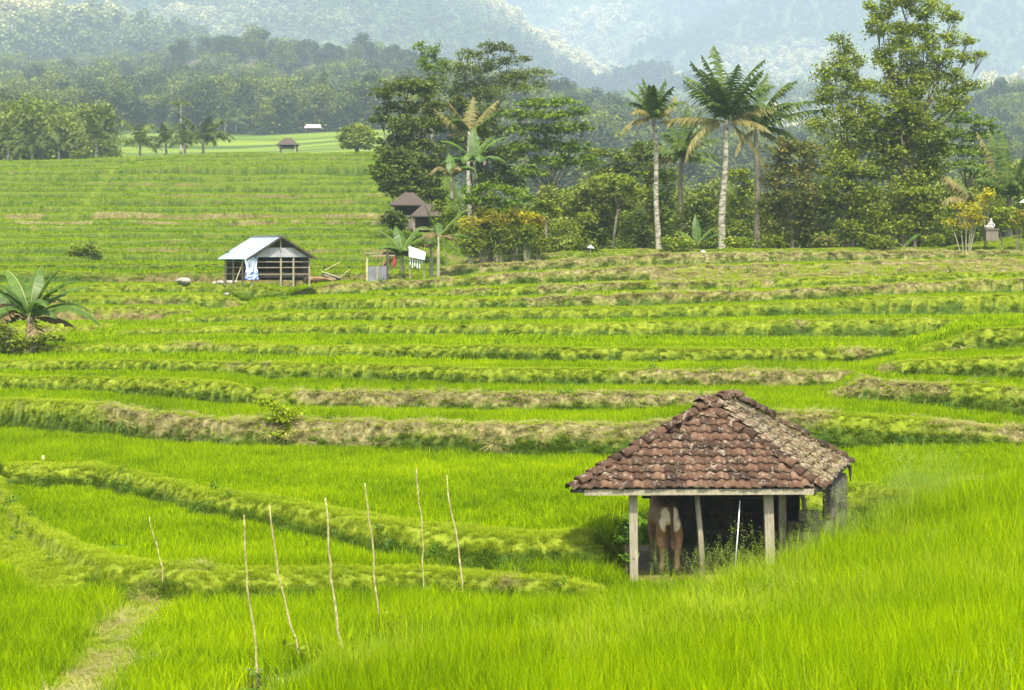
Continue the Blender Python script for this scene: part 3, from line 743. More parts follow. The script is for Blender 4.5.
tree('leafy_tree', 'very dark round tree filling the heart of the centre grove', 'tree', 470, 152,
     [(462,104,16,9),(485,110,18,9),(472,124,20,10),(492,130,16,10),(460,140,18,10),(484,148,20,11),(504,156,18,11),(466,162,20,11),(490,172,22,11),(512,182,18,10)], .3, 1.0, 'l_dark', .2, 20)
tree('leafy_tree', 'dark blue-green bushy tree above the two thatched huts', 'tree', 400, 140,
     [(392,156,18,9),(412,160,20,10),(384,170,14,9),(402,176,22,10),(422,180,18,10),(388,188,14,8),(410,192,22,8),(432,196,18,10)], .28, 1.0, 'l_dark', .14, 21)
tree('leafy_tree', 'pale olive tree behind the croton hedge, right of the small tree', 'tree', 556, 134,
     [(548,192,16,8),(560,204,16,10),(546,212,12,9),(572,216,14,12),(556,228,18,12),(548,240,14,8)], .26, .6, 'l_grey', .1, 22)
tree('small_tree', 'small open tree with a bare trunk rising out of the croton hedge', 'tree', 489, 116,
     [(476,190,16,5),(496,187,18,5),(514,192,16,5),(468,200,14,6),(490,200,20,6),(512,203,16,6),(526,197,10,5),(500,211,18,5),(478,210,12,4)], .22, .75, 'l_acacia', .13, 23, flatc=.4)
tree('small_tree', 'little round topped tree with thin trunk right of the croton hedge', 'tree', 546, 120,
     [(546,202,12,5),(540,209,10,5),(553,210,10,5)], .22, .9, 'l_mid', .07, 24)
tree('round_tree', 'dense round tree at the end of the far green field', 'tree', 357, 262,
     [(348,133,10,7),(360,131,11,8),(370,137,8,7),(345,140,9,6),(357,142,14,6),(350,146,11,3),(366,146,10,3)], .45, 1.0, 'l_light', .25, 25, ybase=150)
tree('shrub', 'dark shrub with pale leaf tips alone on the left hillside terraces', 'shrub', 86, 128,
     [(78,250,9,5),(88,247,9,4),(95,251,7,4),(72,253,5,3),(86,254,13,3)], .2, 1.0, 'l_light', .05, 26)
tree('young_shrub', 'young pale yellow-green shrub growing on the straw covered bund', 'shrub', 284, 50.5,
     [(261,399,7,4),(272,405,9,4),(285,409,10,4),(295,413,8,4),(278,417,10,4),(290,424,9,6),(282,434,10,7)], .10, .8, 'lgrass', .025, 27)
tree('shrub', 'low dark fern-like bush beside the left front post of the tiled shed', 'shrub', 627, 33.6,
     [(628,524,3,7),(625,540,5,6),(629,556,4,6)], .08, .5, 'weed', .02, 28)
tree('shrub', 'bright green rounded bush right of the yellow croton', 'shrub', 1002, 118,
     [(992,216,8,6),(1003,212,9,6),(1012,218,8,6),(988,226,6,6),(1008,226,8,6)], .2, 1.1, 'l_light', .05, 29)
tree('shrub', 'small weed bush in the paddy right of the tiled shed', 'shrub', 902, 43,
     [(900,463,4,4),(904,470,4,4),(898,472,4,3)], .1, .5, 'l_light', .015, 30)
tree('shrub', 'low bush at the foot of the banana plants beside the grey stall', 'shrub', 388, 106,
     [(386,276,5,3),(392,278,6,3),(404,274,5,4)], .16, .9, 'l_mid', .03, 31)
tree('shrub', 'dark leafy bush at the left picture edge under the banana clump', 'shrub', 8, 72,
     [(4,330,12,7),(16,340,11,6),(4,344,12,6),(24,346,9,4),(44,337,16,3),(60,338,12,3),(36,342,14,4),(-14,338,14,10)], .14, .9, 'l_mid', .03, 32)
# ridge undergrowth bushes
for i, (x, y, rx, ry, m, lb) in enumerate([
    (676,243,16,6,'l_light','low bright bush between the first and second palm trunks'),
    (736,243,12,6,'l_light','low bright bush just right of the white palm trunk'),
    (560,243,16,6,'l_grey','low grey-green bush at the left foot of the round green tree'),
    (585,246,14,4,'l_mid','low bush in front of the round green tree'),
    (772,243,14,6,'l_mid','low bush at the foot of the dark trunked palm'),
    (935,240,12,6,'l_light','low bush beside the single upright banana leaf'),
    (965,238,10,6,'l_mid','low dark bush behind the stems of the yellow croton'),
    (700,245,10,4,'l_mid','low bush by the banana sprout between the palms'),
    (826,242,14,6,'l_brown','low brownish bush under the scrub trees'),
    (880,242,16,6,'l_mid','low bush under the dark glossy tree')]):
    tree('shrub', lb, 'shrub', x, 117+i % 3, [(x-rx*.5, y, rx*.6, ry), (x+rx*.4, y-1, rx*.6, ry), (x, y+2, rx, ry*.7)], .2, .8, m, .03, 40+i, group='low bushes along the ridge')
tree('shrub', 'low dark bush in front of the upper thatched hut', 'shrub', 396, 118, [(392,214,9,6),(402,219,9,6),(388,222,8,5),(398,226,10,5)], .2, 1.0, 'l_dark', .03, 61)
tree('shrub', 'leafy bush between the lower thatched hut and the croton hedge', 'shrub', 446, 118, [(442,208,8,8),(450,216,9,8),(440,224,8,7),(452,230,9,7)], .2, .9, 'l_mid', .03, 62)
# croton hedge: each bush a thing
for i, (x, y, h) in enumerate([(470,221,24),(483,214,26),(500,219,26),(515,214,28),(527,216,26),(537,219,22)]):
    lbs = ['leftmost dark green bush of the red tipped croton hedge', 'bush of the croton hedge at the bare tree trunk', 'croton bush just right of the bare tree trunk, orange tips', 'tallest croton bush in the middle right of the hedge', 'croton bush next to last in the hedge, reddish crown', 'rightmost orange tipped croton bush of the hedge']
    Y = 114+(i % 2)
    b = ground_at(x, Y); t = empty('croton_bush', b, lbs[i], 'shrub', 'croton hedge under the small tree')
    mb = MB(); r_ = random.Random(i)
    s = Y/F
    for q in range(7):
        ox = r_.uniform(-5, 5)*s; oy = r_.uniform(-.3, .3)
        mb.tube([(ox*.5, oy*.5, -.1), (ox*.8, oy, h*s*.5), (ox, oy, h*s)], [.03, .025, .015], 5)
    mb.build('stem', M['wood_pale'], t)
    parts, cl = crown_mesh([(x-3, y, 7, 7), (x+4, y+1, 6, 7), (x, y+7, 8, 5)], Y, b, .2, .9, 60+i, sub=.4, asp=.35)
    link('foliage', mesh_np('foliage', parts[0], parts[1], M['l_yellow' if i in (0, 4) else 'l_red'], parts[2]), t)
    parts, cl = crown_mesh([(x, y+13, 9, 8), (x-4, y+21, 9, 8), (x+4, y+24, 9, 8), (x, y+29, 9, 6)], Y, b, .2, 1.0, 160+i, sub=.4, asp=.4)
    link('lower_foliage', mesh_np('lower_foliage', parts[0], parts[1], M['l_mid'], parts[2]), t)
for i, (bl, lb, m, Y) in enumerate([
    ([(958,206,6,5),(966,210,8,6),(976,208,8,6),(972,217,9,6),(950,222,6,4),(978,220,6,5),(966,226,7,5)], 'yellow croton bush on thin pale stems at the right end of the ridge', 'l_yellow', 116),
    ([(984,196,6,6),(990,194,5,5),(985,204,6,5)], 'tall yellow-green croton tuft above the yellow croton bush', 'l_yellow', 117),
    ([(1019,213,6,5),(1024,217,7,6),(1016,222,5,5)], 'orange and red croton bush at the right picture edge', 'l_red', 116)]):
    x0 = bl[-1][0]; b = ground_at(x0, Y); t = empty('croton_bush', b, lb, 'shrub', 'crotons at the right end of the ridge')
    mb = MB()
    for q in range(6):
        e = P(bl[q % len(bl)][0], bl[q % len(bl)][1], Y)-b
        mb.tube([(e[0]*.3, 0, -.1), (e[0]*.6, 0, e[2]*.5), tuple(e)], [.035, .03, .015], 5)
    mb.build('stem', M['wood_pale'], t)
    parts, cl = crown_mesh(bl, Y, b, .2, .9, 70+i, sub=.4, asp=.35)
    link('foliage', mesh_np('foliage', parts[0], parts[1], M[m], parts[2]), t)

# ------------------------------------------------------------------ palms
def frond_mesh(L, up, droop, seed, leafl=.55, n=34, w=.05, twist=0., sag=.5):
    """along +X from the origin, starting at elevation 'up', bending down by 'droop'"""
    g = np.random.default_rng(seed)
    pts = [np.zeros(3)]; an = up
    steps = 12
    for i in range(steps):
        an = up-droop*((i+1)/steps)**1.4
        pts.append(pts[-1]+np.array([math.cos(an), 0, math.sin(an)])*L/steps)
    pts = np.array(pts)
    V = []; Fc = []; T = []
    tt = np.linspace(.12, 1, n)
    for j, t in enumerate(tt):
        k = min(int(t*steps), steps-1); fr = t*steps-k
        c = pts[k]*(1-fr)+pts[k+1]*fr; d = pts[k+1]-pts[k]; d /= np.linalg.norm(d)
        ll = leafl*(math.sin(math.pi*min(1, .15+t*.85)))**.6*(.5+.8*g.random())
        if ll < .08: ll = .08
        for sd in (-1, 1):
            out = np.array([0, sd, 0])*.75+d*.55+np.array([0, 0, -sag*(.5+g.random()*.7)])
            out /= np.linalg.norm(out)
            tip = c+out*ll; mid = c+out*ll*.5+np.array([0, 0, .06*ll])
            wv = d*w
            b = len(V)
            V += [c-wv*.5, c+wv*.5, mid+wv*.5, mid-wv*.5, tip+np.array([0, 0, -.15*ll])]
            Fc += [(b, b+1, b+2, b+3), (b+3, b+2, b+4)]
            T += [g.random()]*5
    q4 = np.array([f for f in Fc if len(f) == 4]); q3 = np.array([f for f in Fc if len(f) == 3])
    mb = MB(); mb.tube(pts, list(np.linspace(.045, .012, len(pts))), 5, cap=False)
    n0 = len(V)
    V = np.concatenate([np.array(V), np.array(mb.v)]); f4 = np.array([f for f in mb.f if len(f) == 4])+n0
    T = np.array(T+[.9]*len(mb.v))
    return V, [np.concatenate([q4, f4]), q3], T
def palm(label, x, ytop, ybase, Y, fronds, seed, rt=.17, lean=0., single=False, L=3.2, cat='palm tree', group=None, mat='palm', bark='palm_bark', name='coconut_palm', xtop=None):
    """fronds: list of (azimuth deg, elevation deg, droop deg, length, kind)"""
    if single: Y0_ = Y; Y = float(fm(Y)); L *= 1.; fronds = [(a_, e_, d_, l_*Y/Y0_, k_) for a_, e_, d_, l_, k_ in fronds]
    b = P(x, ybase, Y); g_ = ground_at(x, Y)
    b[2] = g_[2] if Y < 200 else b[2]
    t = empty(name, b, label, cat, group)
    xt = x if xtop is None else xtop
    top = P(xt, ytop, Y)-b; H = top[2]
    mb = MB(); pts = []; rad = []
    for i in range(15):
        q = i/14; pts.append((top[0]*q**1.5+.05*math.sin(q*9+seed), .1*math.sin(q*5), H*q-.3*(1-q))); rad.append(rt*(1.35-.6*q) if q > .04 else rt*1.9)
    mb.tube(pts, rad, 10); mb.build('trunk', M[bark], t, True)
    allp = []; jr = random.Random(seed*5)
    for i, (az, el, dr, ln, kd) in enumerate(fronds):
        if not single: az += jr.uniform(12, 42)*jr.choice((-1, 1)); ln *= .98
        V, fs, T = frond_mesh(ln, R(el), R(dr), seed*31+i, leafl=(.21 if not single else .3)*ln if kd != 'bare' else .1*ln, w=.10 if not single else .05*ln, sag=.9 if kd == 'dry' else .6, n=44 if not single else 16)
        ca, sa = math.cos(R(az)), math.sin(R(az))
        V = np.stack([V[:, 0]*ca-V[:, 1]*sa, V[:, 0]*sa+V[:, 1]*ca, V[:, 2]], 1)+np.array([pts[-1][0], pts[-1][1], H-.1])
        mt = M['palm_dry'] if kd in ('dry', 'bare') else M[mat]
        if single: allp.append((V, fs, T))
        else:
            o = link('frond', mesh_np('frond', V, fs, mt, T), t)
            if kd == 'dry': o['label'] = 'dry brown frond'
    if single:
        n = 0; VV = []; A4 = []; A3 = []; TT = []
        for V, fs, T in allp:
            VV.append(V); A4.append(fs[0]+n); A3.append(fs[1]+n); TT.append(T); n += len(V)
        link('crown', mesh_np('crown', np.concatenate(VV), [np.concatenate(A4), np.concatenate(A3)], M[mat], np.concatenate(TT)), t)
    return t
def ring(n, el, dr, ln, seed, jit=12, kd='g', a0=0):
    r_ = random.Random(seed)
    return [(a0+360/n*i+r_.uniform(-jit, jit), el+r_.uniform(-10, 10), dr+r_.uniform(-15, 15), ln*r_.uniform(.85, 1.1), kd) for i in range(n)]
# azimuth 0 = right, 180 = left, 270 = towards the camera
palm('leftmost tall palm with a thin speckled trunk and tufted upright crown', 658, 118, 250, 123,
     [(0,80,20,2.8,'g'),(180,82,20,2.9,'g'),(200,68,40,2.7,'g'),(340,66,40,2.8,'g'),(250,74,50,2.8,'g'),(100,76,30,2.8,'g'),(30,60,70,2.6,'g'),(160,60,70,2.6,'g'),(300,45,80,2.2,'g'),(5,28,-22,2.8,'dry'),(230,50,95,2.2,'dry'),(178,10,85,2.9,'dry'),(270,70,30,2.6,'g'),(140,70,45,2.6,'g')], 1, .15, xtop=654)
palm('tallest coconut palm with a white trunk and full feathery crown between the other palms', 722, 120, 251, 122,
     [(100,86,20,5.2,'g'),(10,76,40,4.8,'g'),(175,80,25,4.6,'g'),(0,64,30,4.2,'g'),(185,66,20,4.6,'g'),(350,60,60,4.2,'g'),(178,42,20,4.6,'g'),(176,12,25,4.5,'dry'),(330,50,85,3.8,'g'),(215,55,85,3.4,'g'),(3,28,30,4.2,'dry'),(0,8,50,3.4,'dry'),
      (270,70,60,4.2,'g'),(90,60,60,4.2,'g'),(240,72,50,4.4,'g'),(300,72,40,4.4,'g'),(130,70,50,4.2,'g'),(45,72,45,4.2,'g'),(186,-5,80,4.6,'dry'),(10,-30,55,4.6,'dry')], 2, .19, xtop=727)
palm('dark trunked palm with drooping dark crown right of the white trunked palm', 758, 128, 251, 127,
     [(90,84,30,4.2,'g'),(10,70,45,4.4,'g'),(0,48,55,4.8,'g'),(355,28,30,5.0,'g'),(350,55,85,3.6,'g'),(180,75,35,4.2,'g'),(170,58,60,3.8,'g'),(5,15,70,4.2,'g'),(270,60,90,3.2,'g'),(300,65,75,3.6,'g'),(60,65,60,3.6,'g'),(2,-10,40,2.8,'dry'),(184,-15,60,3.0,'dry'),(230,45,95,3.0,'dry'),(320,72,40,4.,'g')], 3, .17, bark='bark', xtop=756)
palm('bushy dark palm with hanging fronds between the leftmost and tallest palms', 681, 160, 240, 134,
     [(90,85,15,4.0,'g'),(0,80,25,3.9,'g'),(180,80,25,3.8,'g'),(20,66,60,3.6,'g'),(160,68,60,3.6,'g'),(0,42,90,3.4,'g'),(350,50,50,3.9,'g'),(190,50,90,3.2,'g'),(240,60,100,3.,'g'),(300,60,100,3.,'g'),(270,70,80,3.2,'g'),(355,20,60,3.2,'g'),(176,30,110,3.,'dry'),(45,72,40,3.6,'g')], 4, .16, bark='bark')
palm('brown fronded coconut palm leaning out of the centre grove', 470, 132, 178, 140,
     [(95,84,30,3.0,'dry'),(10,55,20,3.6,'dry'),(0,35,10,3.2,'g'),(170,62,20,3.0,'dry'),(180,30,-10,3.2,'dry'),(180,5,20,1.6,'dry'),(0,50,100,2.4,'g'),(200,60,90,2.4,'g'),(270,60,80,2.4,'g'),(60,70,40,2.8,'g')], 5, .15, xtop=468)
palm('grey-green coconut palm cut off by the right picture edge', 1008, 198, 244, 124,
     [(90,86,10,4.6,'g'),(10,78,30,4.8,'g'),(170,80,20,5.0,'g'),(190,70,70,4.,'g'),(180,45,60,4.2,'g'),(0,60,80,4.,'g'),(350,40,80,4.,'g'),(178,30,90,4.,'g'),(270,70,80,3.4,'g'),(300,55,95,3.2,'g'),(181,72,15,5.0,'dry'),(230,60,90,3.2,'g'),(30,80,30,4.6,'g')], 6, .25, bark='bark')
palm('fallen looking brown palm with arching dead fronds left of the edge palm', 972, 205, 244, 127,
     [(175,62,50,4.,'dry'),(5,50,80,3.,'dry'),(185,40,90,3.2,'dry'),(90,70,60,3.,'g'),(200,70,60,3.4,'dry'),(270,60,100,2.6,'dry')], 7, .14, bark='bark')
# far palms
far = [(42,118,158,285,.30,'tall thin far palm before the dark wood at far left',3.6,12),(59,146,158,270,.25,'short far palm with pale trunk right of the tall thin far palm',3.4,11),
       (96,138,160,268,.28,'far palm with spreading crown leaning left at the end of the far left trees',4.2,12),(181,104,152,300,.22,'thin pole-like far palm with a small yellow top',2.2,8),
       (203,139,152,275,.3,'broad grey far palm at the edge of the far green field',5.0,16),(166,142,153,275,.28,'dark far palm second from the broad grey palm',4.0,12),(140,144,155,275,.28,'low grey far palm right of the single small conical tree',4.2,12),
       (185,143,153,272,.28,'dark far palm touching the broad grey palm',3.4,12),(32,148,160,272,.26,'low far palm at the foot of the dark wood at far left',4.0,12),(8,140,160,275,.26,'far palm at the very left picture edge',4.0,12),
       (321,84,110,470,.4,'far palm on a pale trunk standing in the hazy wood',5.,12),(290,92,124,450,.4,'far bare palm pole left of the pink roofed house',2.6,7),(172,84,118,455,.4,'tall far pole palm above the far green field',2.4,6),
       (225,122,131,440,.3,'small grey far palm at the back edge of the far green field',4.5,12),(236,119,131,442,.3,'small far palm right of the small grey one at the back of the field',4.5,12)]
for i, (x, yt, yb, Y, rt, lb, L, n) in enumerate(far):
    palm(lb, x, yt, yb, Y, ring(n//3, 72, 50, L, i, 20)+ring(n-n//3, 35, 80, L, i+9, 14), 20+i, rt*.55*float(fm(Y))/Y, single=True, group='far palms before the hazy wood', name='far_palm', mat='forest' if i % 3 else 'l_dark')

# ------------------------------------------------------------------ bananas
def banana_leaf(L, W, up, droop, seed, torn=.3):
    g = np.random.default_rng(seed); steps = 14; pts = [np.zeros(3)]
    for i in range(steps):
        an = up-droop*((i+1)/steps)**1.6
        pts.append(pts[-1]+np.array([math.cos(an), 0, math.sin(an)])*L/steps)
    V = []; Fc = []; T = []
    for i in range(2, steps):
        a, b = pts[i], pts[i+1]; ta, tb = (i-2)/(steps-2), (i-1)/(steps-2)
        wa = W*math.sin(math.pi*min(.98, .12+ta*.88))**.7*.5; wb = W*math.sin(math.pi*min(.98, .12+tb*.88))**.7*.5
        if i == steps-1: wb = .01
        for sd in (-1, 1):
            tear = .12*g.random() if g.random() < torn else 0
            f = .25+.35*g.random()*torn*2
            d = np.array([0, sd, 0]); dn = np.array([0, 0, -1])
            n = len(V)
            V += [a, b*(1-tear)+a*tear, b*(1-tear)+a*tear+(d*(1-f*.4)+dn*f)*wb, a+(d*(1-f*.4)+dn*f)*wa]
            Fc.append((n, n+1, n+2, n+3)); T += [.4*g.random()+.2]*4
    mb = MB(); mb.tube(pts, list(np.linspace(.03, .008, len(pts))), 5, cap=False)
    n0 = len(V); V = np.concatenate([np.array(V), np.array(mb.v)]); f4 = np.array([f for f in mb.f])+n0
    return V, [np.concatenate([np.array(Fc), f4])], np.array(T+[.98]*len(mb.v))
def banana(label, x, ybase, Y, hstem, lv, seed, group=None, rs=.12, k=1.):
    hstem *= k; jr = random.Random(seed+50); lv = [(a+jr.uniform(-25, 25), e, d+jr.uniform(10, 50), L*k*1.08, W*k*1.6, q) for a, e, d, L, W, q in lv]
    b = ground_at(x, Y)
    if ybase: b = P(x, ybase, Y)
    t = empty('banana_plant', b, label, 'banana plant', group)
    MB().tube([(0,0,-.3),(0,0,0),(.02,0,hstem*.5),(.0,0,hstem)], [rs*1.3,rs*1.2,rs,rs*.6], 9).build('stem', M['l_grey'] if False else M['wood'], t, True)
    for i, (az, el, dr, L, W, kd) in enumerate(lv):
        V, fs, T = banana_leaf(L, W, R(el), R(dr), seed*17+i, .3 if kd == 'g' else .8)
        ca, sa = math.cos(R(az)), math.sin(R(az))
        V = np.stack([V[:, 0]*ca-V[:, 1]*sa, V[:, 0]*sa+V[:, 1]*ca, V[:, 2]+hstem-.05], 1)
        o = link('leaf', mesh_np('leaf', V, fs, M['banana' if kd == 'g' else 'banana_dry'], T), t)
        if kd != 'g': o['label'] = 'dry brown leaf'
    return t
banana('banana plant with dark green leaves and drooping brown ones at the left picture edge', 30, None, 73, 1.1,
       [(150,72,30,1.9,.42,'g'),(100,82,10,1.7,.4,'g'),(20,74,5,1.7,.4,'g'),(175,60,40,1.6,.4,'g'),(0,48,10,1.9,.34,'g'),(350,30,55,2.3,.4,'g'),(5,10,30,1.3,.36,'dry'),(300,40,70,1.2,.4,'g'),(200,40,100,1.3,.4,'dry'),(240,50,100,1.3,.4,'g'),(185,25,70,1.5,.4,'g'),(320,-20,60,1.0,.4,'dry'),(60,60,60,1.5,.4,'g'),(335,64,25,1.8,.36,'g'),(210,70,35,1.7,.36,'g'),(15,38,40,1.9,.32,'g'),(165,44,50,1.6,.34,'dry'),(280,58,60,1.5,.36,'g')], 1, rs=.18, k=1.3)
banana('second banana plant half cut off by the left picture edge', 6, None, 74, 1.0,
       [(160,65,40,1.7,.4,'g'),(90,80,20,1.7,.4,'g'),(20,66,40,1.6,.4,'g'),(330,40,80,1.4,.4,'dry'),(270,50,90,1.2,.4,'g'),(200,50,90,1.3,.4,'dry'),(45,70,30,1.8,.4,'g')], 2, rs=.15)
banana('clumped banana plant with upright leaves between the grey stall and the white sheet', 402, None, 107, 1.5,
       [(110,84,10,2.0,.5,'g'),(30,78,20,2.1,.5,'g'),(160,72,30,2.0,.5,'g'),(180,55,60,1.7,.5,'g'),(0,60,60,1.6,.5,'g'),(350,40,90,1.3,.5,'g'),(190,35,80,1.8,.45,'dry'),(270,60,90,1.5,.5,'g'),(182,0,60,1.5,.3,'dry'),(230,60,80,1.5,.5,'g'),(310,60,80,1.5,.5,'g')], 3)
banana('taller banana plant with two bare stems right of the white sheet', 438, None, 107, 2.5,
       [(170,72,-5,2.0,.36,'g'),(10,52,-10,2.3,.36,'g'),(0,18,30,2.2,.34,'g'),(185,60,50,1.3,.4,'g'),(182,10,30,1.8,.3,'g'),(355,30,80,1.3,.3,'dry'),(260,50,110,1.3,.4,'dry'),(90,70,60,1.6,.4,'g'),(200,40,120,1.4,.3,'dry')], 4, rs=.1)
banana('slimmer banana stem standing close to the taller banana plant', 431, None, 108, 1.9,
       [(150,76,30,1.4,.36,'g'),(20,60,80,1.2,.36,'g'),(190,50,90,1.2,.36,'dry'),(280,50,100,1.1,.3,'dry')], 5, rs=.1)
banana('pale banana plant under the brown coconut palm in the centre grove', 474, 176, 136, 1.0,
       [(165,58,30,2.8,.6,'g'),(10,60,25,3.0,.6,'g'),(350,35,60,2.8,.6,'g'),(185,30,70,2.6,.6,'g'),(100,80,10,2.6,.6,'g'),(240,50,90,2.2,.6,'g'),(300,50,90,2.2,.6,'g'),(45,72,10,2.6,.6,'g')], 6)
banana('drooping pale banana plant above the thatched huts', 452, 196, 132, 1.2,
       [(160,55,60,2.2,.5,'g'),(0,65,90,2.2,.5,'g'),(200,60,110,2.4,.5,'dry'),(320,60,110,2.4,.5,'g'),(270,60,100,2.2,.5,'dry'),(90,80,30,2.2,.5,'g')], 7)
banana('young banana sprout with a pale upright leaf between the white trunk and leftmost palm', 697, None, 119, .4,
       [(95,86,5,1.9,.42,'g'),(10,50,20,2.0,.42,'g'),(30,66,20,1.7,.4,'g'),(160,60,40,1.7,.4,'g'),(180,30,30,2.0,.3,'g'),(220,50,70,1.2,.4,'g'),(330,40,70,1.3,.4,'g')], 8, rs=.08)
banana('single upright pale banana leaf growing at the ridge below the tall trees', 904, None, 118, .2,
       [(20,60,5,1.3,.5,'g'),(178,35,15,1.2,.2,'g')], 9, rs=.06)
banana('tiny banana sprout with a dark leaf left of the single upright one', 886, None, 119, .2,
       [(170,80,5,.9,.35,'g'),(10,50,60,.7,.3,'g')], 10, rs=.05)

# ------------------------------------------------------------------ far woods as stuff
def wood_src(nm, seed, H, leaf, n, mat, conical=0.):
    g = np.random.default_rng(seed)
    C = []; k = 9
    for i in range(k):
        a = g.random()*6.28; r = g.random()*.28*H; zc = H*(.35+.5*g.random()); rr = H*(.16+.1*g.random())
        c = np.array([r*math.cos(a), r*math.sin(a), zc])
        d = g.normal(0, 1, (n//k, 3)); d /= np.linalg.norm(d, axis=1)[:, None]
        C.append(c+d*(g.random((n//k, 1))**.4)*rr*np.array([1, 1, .75]))
    d = g.normal(0, 1, (n//5, 3))*np.array([.16, .16, .14])*H+np.array([0, 0, H*.25]); C.append(d)
    V, fs, t = leaves(np.concatenate(C), leaf, g, .5, .7)
    mb = MB(); mb.tube([(0,0,-H*.1),(0,0,H*.5)], [H*.025, H*.015], 5); n0 = len(V)
    V = np.concatenate([V, np.array(mb.v)]); f4 = np.array([f for f in mb.f if len(f) == 4])+n0
    return src(nm, (V, [np.concatenate([fs[0], f4])], np.concatenate([t, np.full(len(mb.v), .05)])), mat)
W1 = [wood_src('wood_tree_%d' % i, 200+i, 11*(.8+.1*i), .75, 1500, M[['forest', 'l_dark', 'forest', 'forest', 'l_mid', 'forest'][i]]) for i in range(6)]
W2 = [wood_src('mountain_tree_%d' % i, 220+i, 11*(.8+.12*i), 1.5, 330, M['mforest']) for i in range(4)]
W0 = [wood_src('near_wood_tree_%d' % i, 240+i, 8*(.8+.12*i), .42, 2600, M[['l_mid', 'l_dark', 'l_mid', 'l_grey'][i]]) for i in range(4)]
def wood(name, Y0, Y1, dens, srcs, sc, label, cond, x0=-60, x1=1084):
    X, Y = cand(int(area(Y0, Y1, x0, x1)*dens), Y0, Y1, x0, x1)
    x = 512+F*X/Y
    k = rng.random(len(X)) < cond(x, Y, X)
    X, Y, x = X[k], Y[k], x[k]; z = terr(X, Y); n = len(X)
    s = sc(x, Y, X)*(.7+.6*rng.random(n))
    return scatter(name, srcs, np.stack([X, Y, z-.3], 1), rot_up(n, .04), np.stack([s, s, s*(.85+.35*rng.random(n))], 1), label, 'forest')
def c1(x, Y, X):
    f = ((Y > 440) & (Y < 632) & (x > 104) & (x < 402))
    left = (x < 104) & (Y > 300)
    bare = (Y > 1020) & (Y < 1190) & (x > 170) & (x < 400)
    return np.where(f, 0, np.where(Y < 620, np.where(left | (x > 400), .9, 0), np.where(bare, .30, .9)))
wood('left_forest', 300, 460, .022, W0, lambda x, Y, X: 1.25+0*x, 'dark wood behind the far left palms', lambda x, Y, X: (x < 104)*.95)
wood('hillside_forest', 430, 1500, .0115, W1, lambda x, Y, X: 1.15+0*x, 'dark hazy wood on the hillside beyond the green fields', c1)
wood('mountain_forest', 1500, 4900, .0046, W2, lambda x, Y, X: 1.9+0*x, 'pale hazy forest with painted sun patches covering the far mountain slopes', lambda x, Y, X: .9+0*x)
wood('near_forest', 150, 285, .055, W0, lambda x, Y, X: np.where(x < 900, .62, .62)+0*x, 'hazy green wood behind the palms on the ridge', lambda x, Y, X: ((x > 470+0*Y) & ((x > 540) | (Y > 165)))*.9)
wood('near_forest', 128, 152, .07, W0, lambda x, Y, X: .40+0*x, 'undergrowth thicket between the trees on the ridge', lambda x, Y, X: (((x > 520) & (x < 650)) | (x > 770))*.9)

def find_g(x, y, Y0=60., Y1=180.):
    """ground point seen at column x and row y"""
    Ys = np.arange(Y0, Y1, .25); X = (x-512)/F*Ys; z = terr(X, Ys); yy = YH-z*F/Ys
    k = int(np.argmin(np.abs(yy-y))); return np.array([X[k], Ys[k], z[k]])
# ------------------------------------------------------------------ tile material
def mat_tile(name, litter):
    m, t, out = nt(name)
    tc = t.nodes.new('ShaderNodeTexCoord'); co = tc.outputs['Object']
    n1 = noise(t, 2.2, co, 4, .6); n2 = noise(t, 14., co, 4, .65); n3 = noise(t, 5.5, co, 3, .6); n4 = noise(t, 38., co, 2, .6)
    f = math_(t, 'ADD', math_(t, 'MULTIPLY', attr(t, 'tint'), .55), math_(t, 'MULTIPLY', maprange(t, n1, .3, .7), .45))
    c = ramp(t, f, [(.05,(.02,.013,.009)),(.35,(.068,.037,.022)),(.65,(.13,.070,.042)),(.95,(.21,.13,.08))])
    lich = maprange(t, math_(t, 'ADD', math_(t, 'MULTIPLY', n2, .6), math_(t, 'MULTIPLY', n3, .4)), .535-.06*litter, .61-.04*litter)
    c = mix(t, math_(t, 'MULTIPLY', lich, .75, True), c, ramp(t, n4, [(.3,(.24,.19,.13)),(.7,(.46,.40,.30))]))
    moss = maprange(t, math_(t, 'MULTIPLY', n1, n3), .30, .38)
    c = mix(t, math_(t, 'MULTIPLY', moss, .6, True), c, (.035,.032,.02))
    if litter:
        lt = maprange(t, math_(t, 'ADD', math_(t, 'MULTIPLY', n4, .5), math_(t, 'MULTIPLY', n3, .5)), .46, .54)
        c = mix(t, math_(t, 'MULTIPLY', lt, .8, True), c, ramp(t, n2, [(.3,(.11,.085,.05)),(.5,(.22,.18,.11)),(.7,(.38,.33,.21))]))
    b = N(t, 'ShaderNodeBsdfPrincipled', inp={'Roughness': .85}); b.inputs['Specular IOR Level'].default_value = .25
    t.links.new(c, b.inputs['Base Color'])
    bp = N(t, 'ShaderNodeBump', inp={'Strength': .5, 'Distance': .01}); t.links.new(n2, bp.inputs['Height']); t.links.new(bp.outputs[0], b.inputs['Normal'])
    t.links.new(b.outputs[0], out.inputs[0]); return m
M['tile'] = mat_tile('clay_tiles', 0); M['tile2'] = mat_tile('littered_tiles', 1)
